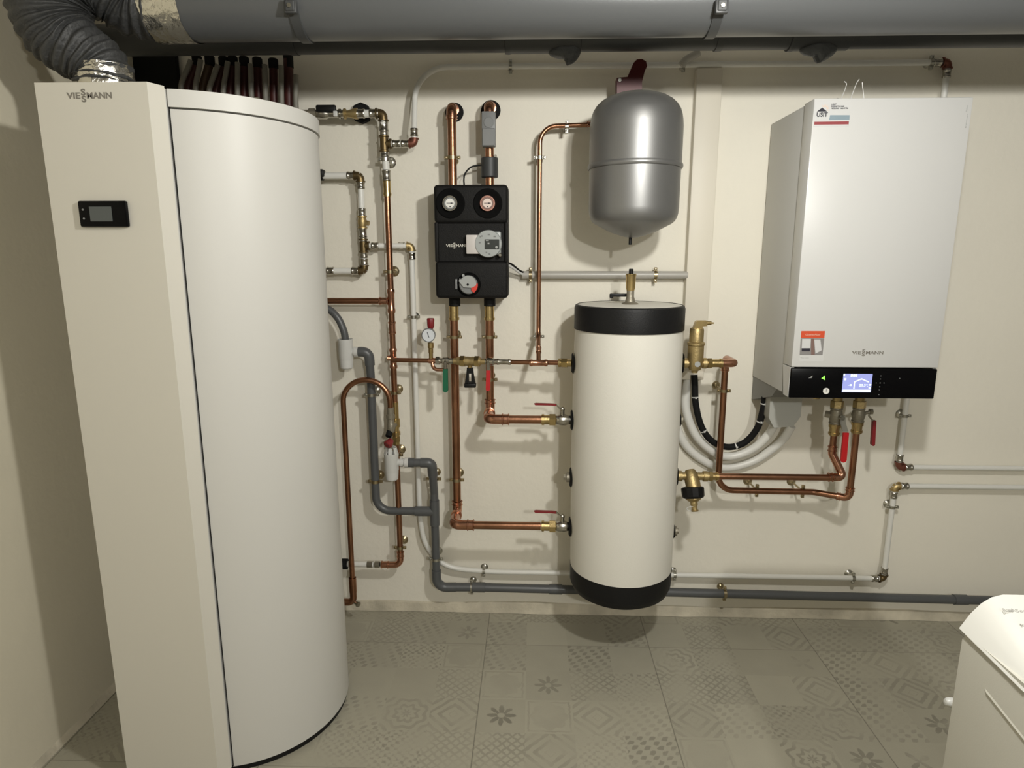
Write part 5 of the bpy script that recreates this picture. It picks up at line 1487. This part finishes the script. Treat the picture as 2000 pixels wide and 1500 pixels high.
def cable(label, pts, r, m_, ties=None, nm='cable', cat='cable'):
    P = spline(pts, 12)
    t = thing(nm, label, cat, P[0])
    build('sheath', MB().sweep(P, r, 16), M[m_], t)
    if ties:
        for px, py, d in ties:
            c = at(px, py, d)
            i = min(range(1, len(P) - 1), key=lambda k: (P[k] - c).length)
            build('cable_tie', MB().ring(P[i], P[i + 1] - P[i - 1], r - .0003, .0012, .004, 20).box(P[i] + Vector((-.003, -r - .004, -.003)), P[i] + Vector((.003, -r, .003))), M['white_plastic'], t)
    return t
cable('black cable bundle with pale ties looping from trunking to the boiler underside',
      [at(1356, 732, .06), at(1357, 750, .066), at(1359, 790, .070), at(1370, 833, .070), at(1390, 861, .070), at(1421, 873, .071), at(1453, 865, .078), at(1478, 838, .090), at(1490, 802, .104), at(1494, 775, .11)],
      .0118, 'rubber', [(1357, 775, .05), (1372, 841, .06), (1436, 870, .08), (1484, 825, .10), (1489, 790, .12)])
cable('white corrugated conduit just under the black cable, inner one of two',
      [at(1346, 733, .030), at(1341, 760, .034), at(1340, 800, .040), at(1359, 850, .046), at(1396, 884, .05), at(1430, 891, .053), at(1471, 876, .06), at(1501, 848, .07), at(1515, 822, .075), at(1522, 800, .078)],
      .0152, 'mlc', None, 'corrugated_conduit', 'conduit')
cable('white corrugated conduit in the lowest loop, outer one of two',
      [at(1324, 742, .018), at(1317, 775, .018), at(1320, 825, .018), at(1342, 873, .018), at(1386, 906, .019), at(1424, 913, .02), at(1470, 901, .022), at(1504, 880, .028), at(1530, 857, .04), at(1546, 832, .06)],
      .0152, 'mlc', None, 'corrugated_conduit', 'conduit')

# ================================================================== clamps
def C(px, py, d): return at(px, py, d)
cl_ = [
    ('zinc clamp with round wall plate on the white pipe above the copper riser', Vector((xr_, -.083, at(757, 311, .083).z)), 'z', .0125, 'zinc', .020),
    ('clamp on the copper riser between the two upper heat pump connections', Vector((RX, -.07, zz7(531))), 'z', RR, 'zinc_yellow', .019),
    ('clamp on the copper riser beside the top of the copper arch', Vector((RX, -.07, zz7(767))), 'z', RR, 'zinc_yellow', .018),
    ('clamp on the copper riser half hidden behind the lower white funnel', Vector((RX, -.07, zz7(888))), 'z', RR, 'zinc_yellow', .020),
    ('clamp on the copper riser just above its bottom elbow', Vector((RX, -.07, zz7(1069))), 'z', RR, 'zinc_yellow', .018),
    ('clamp on the left grey drain pipe beneath the copper arch', Vector((xg1, -GD1, at(727, 771, GD1).z)), 'z', GRR - .0008, 'zinc', .018),
    ('clamp on the left grey drain pipe above its lower bend', Vector((xg1, -GD1, at(735, 940, GD1).z)), 'z', GRR - .0008, 'zinc_yellow', .018),
    ('clamp on the right grey drain pipe just below its top elbow', Vector((XG2, -.080, at(848, 935, .08).z)), 'z', GRR - .0006, 'zinc_yellow', .016),
    ('clamp on the right grey drain pipe above its bottom bend', Vector((XG2, -.0715, at(852, 1092, .073).z)), 'z', GRR - .0006, 'zinc', .016),
    ('clamp on the grey skirting drain left of the tank', g2c(922), 'x', GRR + .0008, 'zinc', .014),
    ('clamp on the grey skirting drain right of the tank', g2c(1415), 'x', GRR + .0008, 'zinc_yellow', .014),
    ('clamp on the white pipe beside the small pressure gauge', Vector((x8, -LDp, at(806, 619, LDp).z)), 'z', .0098, 'zinc', .015),
    ('clamp on the left copper pipe above the pump station', Vector((at(883, 280, .085).x, -.085, at(884, 308, .085).z)), 'z', PR_, 'zinc_yellow', .012),
    ('clamp on the left copper pipe just below the pump station', Vector((xs2, -.085, at(888, 658, .085).z)), 'z', PR_, 'zinc_yellow', .015),
    ('clamp on the right copper pipe just below the pump station', Vector((xs1, -.085, at(957, 658, .085).z)), 'z', PR_, 'zinc_yellow', .015),
    ('clamp on the copper pipe behind the hanging red handle', Vector((xs1, -.085, at(957, 741, .085).z)), 'z', PR_, 'zinc_yellow', .015),
    ('clamp low on the long left copper pipe under the pump station', Vector((xs2, -.085, at(890, 937, .085).z)), 'z', PR_, 'zinc_yellow', .018),
    ('bright clamp on the thin copper pipe below its upper bend', Vector((xt, -.07, at(1053, 308, .07).z)), 'z', tr, 'zinc', .012),
    ('bright clamp on the thin copper pipe right before the silver vessel', Vector((at(1107, 247, .07).x, -.0705, zt_thin - .0005)), 'x', tr, 'zinc', .012),
    ('bright clamp on the thin copper pipe beside the tank top band', Vector((xt, -.072, at(1051, 657, .07).z)), 'z', tr, 'zinc', .012),
    ('clamp at the left end of the light grey conduit', Vector((at(1036, 537, KD).x, -KD, zk)), 'x', .0138, 'zinc_yellow', .012),
    ('clamp on the light grey conduit right of the air vent', Vector((at(1280, 537, KD).x, -KD, zk)), 'x', .0138, 'zinc_yellow', .012),
    ('clamp on the upright copper pipe below the air separator', Vector((xv, -.101, at(1413, 763, .10).z)), 'z', CR, 'zinc_yellow', .015),
    ('clamp on the lower copper pipe nearer to the tank', Vector((at(1479, 960, .11).x, -.106, lz)), 'x', CR, 'zinc_yellow', .017),
    ('clamp on the lower copper pipe nearer to the boiler valves', Vector((at(1568, 960, .11).x, -.109, lz)), 'x', CR, 'zinc_yellow', .017),
    ('clamp on the white pipe coming down under the boiler', Vector((xd, -.03, at(1755, 812, .03).z)), 'z', MR, 'zinc', .018),
    ('clamp on the short upright white pipe below the far right elbow', Vector((xrr, -LDp, at(1745, 990, LDp).z)), 'z', .0098, 'zinc', .016),
    ('clamp on the white skirting pipe left of the far right corner', None, 'x', .0098, 'zinc', .017),
    ('clamp on the white skirting pipe left of the tank', None, 'x', .0098, 'zinc', .015),
    ('clamp on the white skirting pipe just right of the tank foot', None, 'x', .0098, 'zinc', .015),
    ('small clamp on the white ceiling pipe left of the taped drain pipe joint', Vector((at(997, 128, .03).x, -.03, ztop)), 'x', MR, 'zinc', .010),
    ('small clamp on the white ceiling pipe above the trunking', Vector((at(1335, 128, .03).x, -.03, ztop)), 'x', MR, 'zinc', .010),
    ('small clamp on the white ceiling pipe near its far right elbow', Vector((at(1818, 128, .03).x, -.03, ztop)), 'x', MR, 'zinc', .010),
]
def lowpt(px):
    x = at(px, 1120, LDp).x
    i = min(range(len(sp) - 1), key=lambda k: abs((sp[k].x + sp[k + 1].x) / 2 - x) + (9 if sp[k].z > .35 else 0))
    a, b = sp[i], sp[i + 1]
    f_ = (x - a.x) / (b.x - a.x) if abs(b.x - a.x) > 1e-5 else 0
    return a.lerp(b, f_)
for (lab, c, ax, r, m_, dr) in cl_:
    if c is None:
        c = lowpt({'white skirting pipe left of the far': 1667, 'white skirting pipe left of the tank': 945}.get(lab[13:48].rstrip(), 945 if 'left of the tank' in lab else 1318 if 'right of the tank' in lab else 1667))
    clamp(lab, c, ax, r, m_, dr)

# ================================================================== washing machine at the lower right
mx, md0, md1, mw = 0.730, 1.378, 1.985, 0.40
wm = thing('washing_machine', 'white top-loading washing machine at the lower right corner', 'washing machine', (mx + mw / 2, -(md0 + md1) / 2, 0))
build('machine_body', MB().box((mx, -md0, .015), (mx + mw, -md1, .790), .006, 2), M['machine_side'], wm)
# pressed rib along the side panel
build('side_rib', MB().prism([(mx + .0005, -1.446, .742), (mx - .0014, -1.452, .737), (mx + .0005, -1.458, .732)], (0, -.46, -.085)).prism([(mx + .0005, -1.452, .741), (mx + .0005, -1.446, .742), (mx - .0008, -1.449, .739)], (0, -.46, -.085)), M['machine_side'], wm)
# control console: bevelled wedge, back edge highest
d0, d1 = md0 - .004, 1.522
mb = MB()
prof_b = [(-.002, .800), (.012, .828), (.026, .848), (.040, .860), (.056, .866)]
sec0 = [Vector((mx + u, -d0 - .006 * i / 4, z)) for i, (u, z) in enumerate(prof_b)]
prof_f = [(-.002, .790), (.010, .797), (.022, .803), (.034, .808), (.046, .811)]
sec1 = [Vector((mx + u, -d1, z - .0)) for u, z in prof_f]
R_ = lambda s: [Vector((2 * mx + mw - p.x, p.y, p.z)) for p in s[::-1]]
A_, B_ = sec0 + R_(sec0), sec1 + R_(sec1)
nA = len(A_)
vs = A_ + B_
fs = [[i, i + 1, nA + i + 1, nA + i] for i in range(nA - 1)]
fs += [list(range(nA))[::-1], [nA + i for i in range(nA)], [0, nA, 2 * nA - 1, nA - 1]]
con = build('control_console', mb.add(vs, fs), M['machine'], wm, sharp=38)
build('console_seal', MB().box((mx + .002, -d0 - .01, .786), (mx + mw - .002, -d1 + .004, .799)), M['machine_side'], wm)
build('lid', MB().box((mx + .001, -d1 - .004, .788), (mx + mw - .001, -md1, .812), .006, 2), M['machine'], wm)
build('hinge', MB().cyl((mx + .003, -d1 + .001, .797), (mx + .030, -d1 + .001, .803), .005), M['chrome'], wm)
# printed lines on the console
def ontop(px, py):
    r = fwd + rgt * ((px - 1000.0) / F_PX) - upv * ((py - 750.0) / F_PX)
    n_ = (sec1[-1] - sec0[-1]).cross(Vector((1, 0, 0)))
    t = (sec0[-1] - CAM).dot(n_) / r.dot(n_)
    return CAM + r * t
upc = (sec0[-1] - sec1[-1]).normalized()
nup = Vector((1, 0, 0)).cross(upc)
a, b = ontop(1961, 1194.5), ontop(1984, 1196)
build('lettering', MB().text('Bosch', a + nup * .0002, .009, (1, 0, 0), upc, ext=.0002, width=b.x - a.x).text('Serie 2', ontop(1985.5, 1196) + nup * .0002, .009, (1, 0, 0), upc, ext=.0002, width=.035).text('Start', ontop(1994, 1223.5) + nup * .0002, .007, (1, 0, 0), upc, ext=.0002), M['print_grey'], con)
k = at(1848, 1366, md0 - .03)
build('transport_cap', MB().lathe(Vector((mx + .012, -md0 + .022, k.z)), (-1, 0, .1), [(0, -.02), (.008, -.02), (.009, -.004), (.008, .002), (.005, .006), (0, .007)], 20).cyl((mx + .018, -md0 + .022, k.z), (mx + .018, -md0 - .004, k.z), .006), M['white_plastic'], wm)
for dx in (.04, mw - .04):
    for dd in (md0 + .04, md1 - .04):
        build('foot', MB().cyl((mx + dx, -dd, 0), (mx + dx, -dd, .016), .018), M['rubber'], wm)
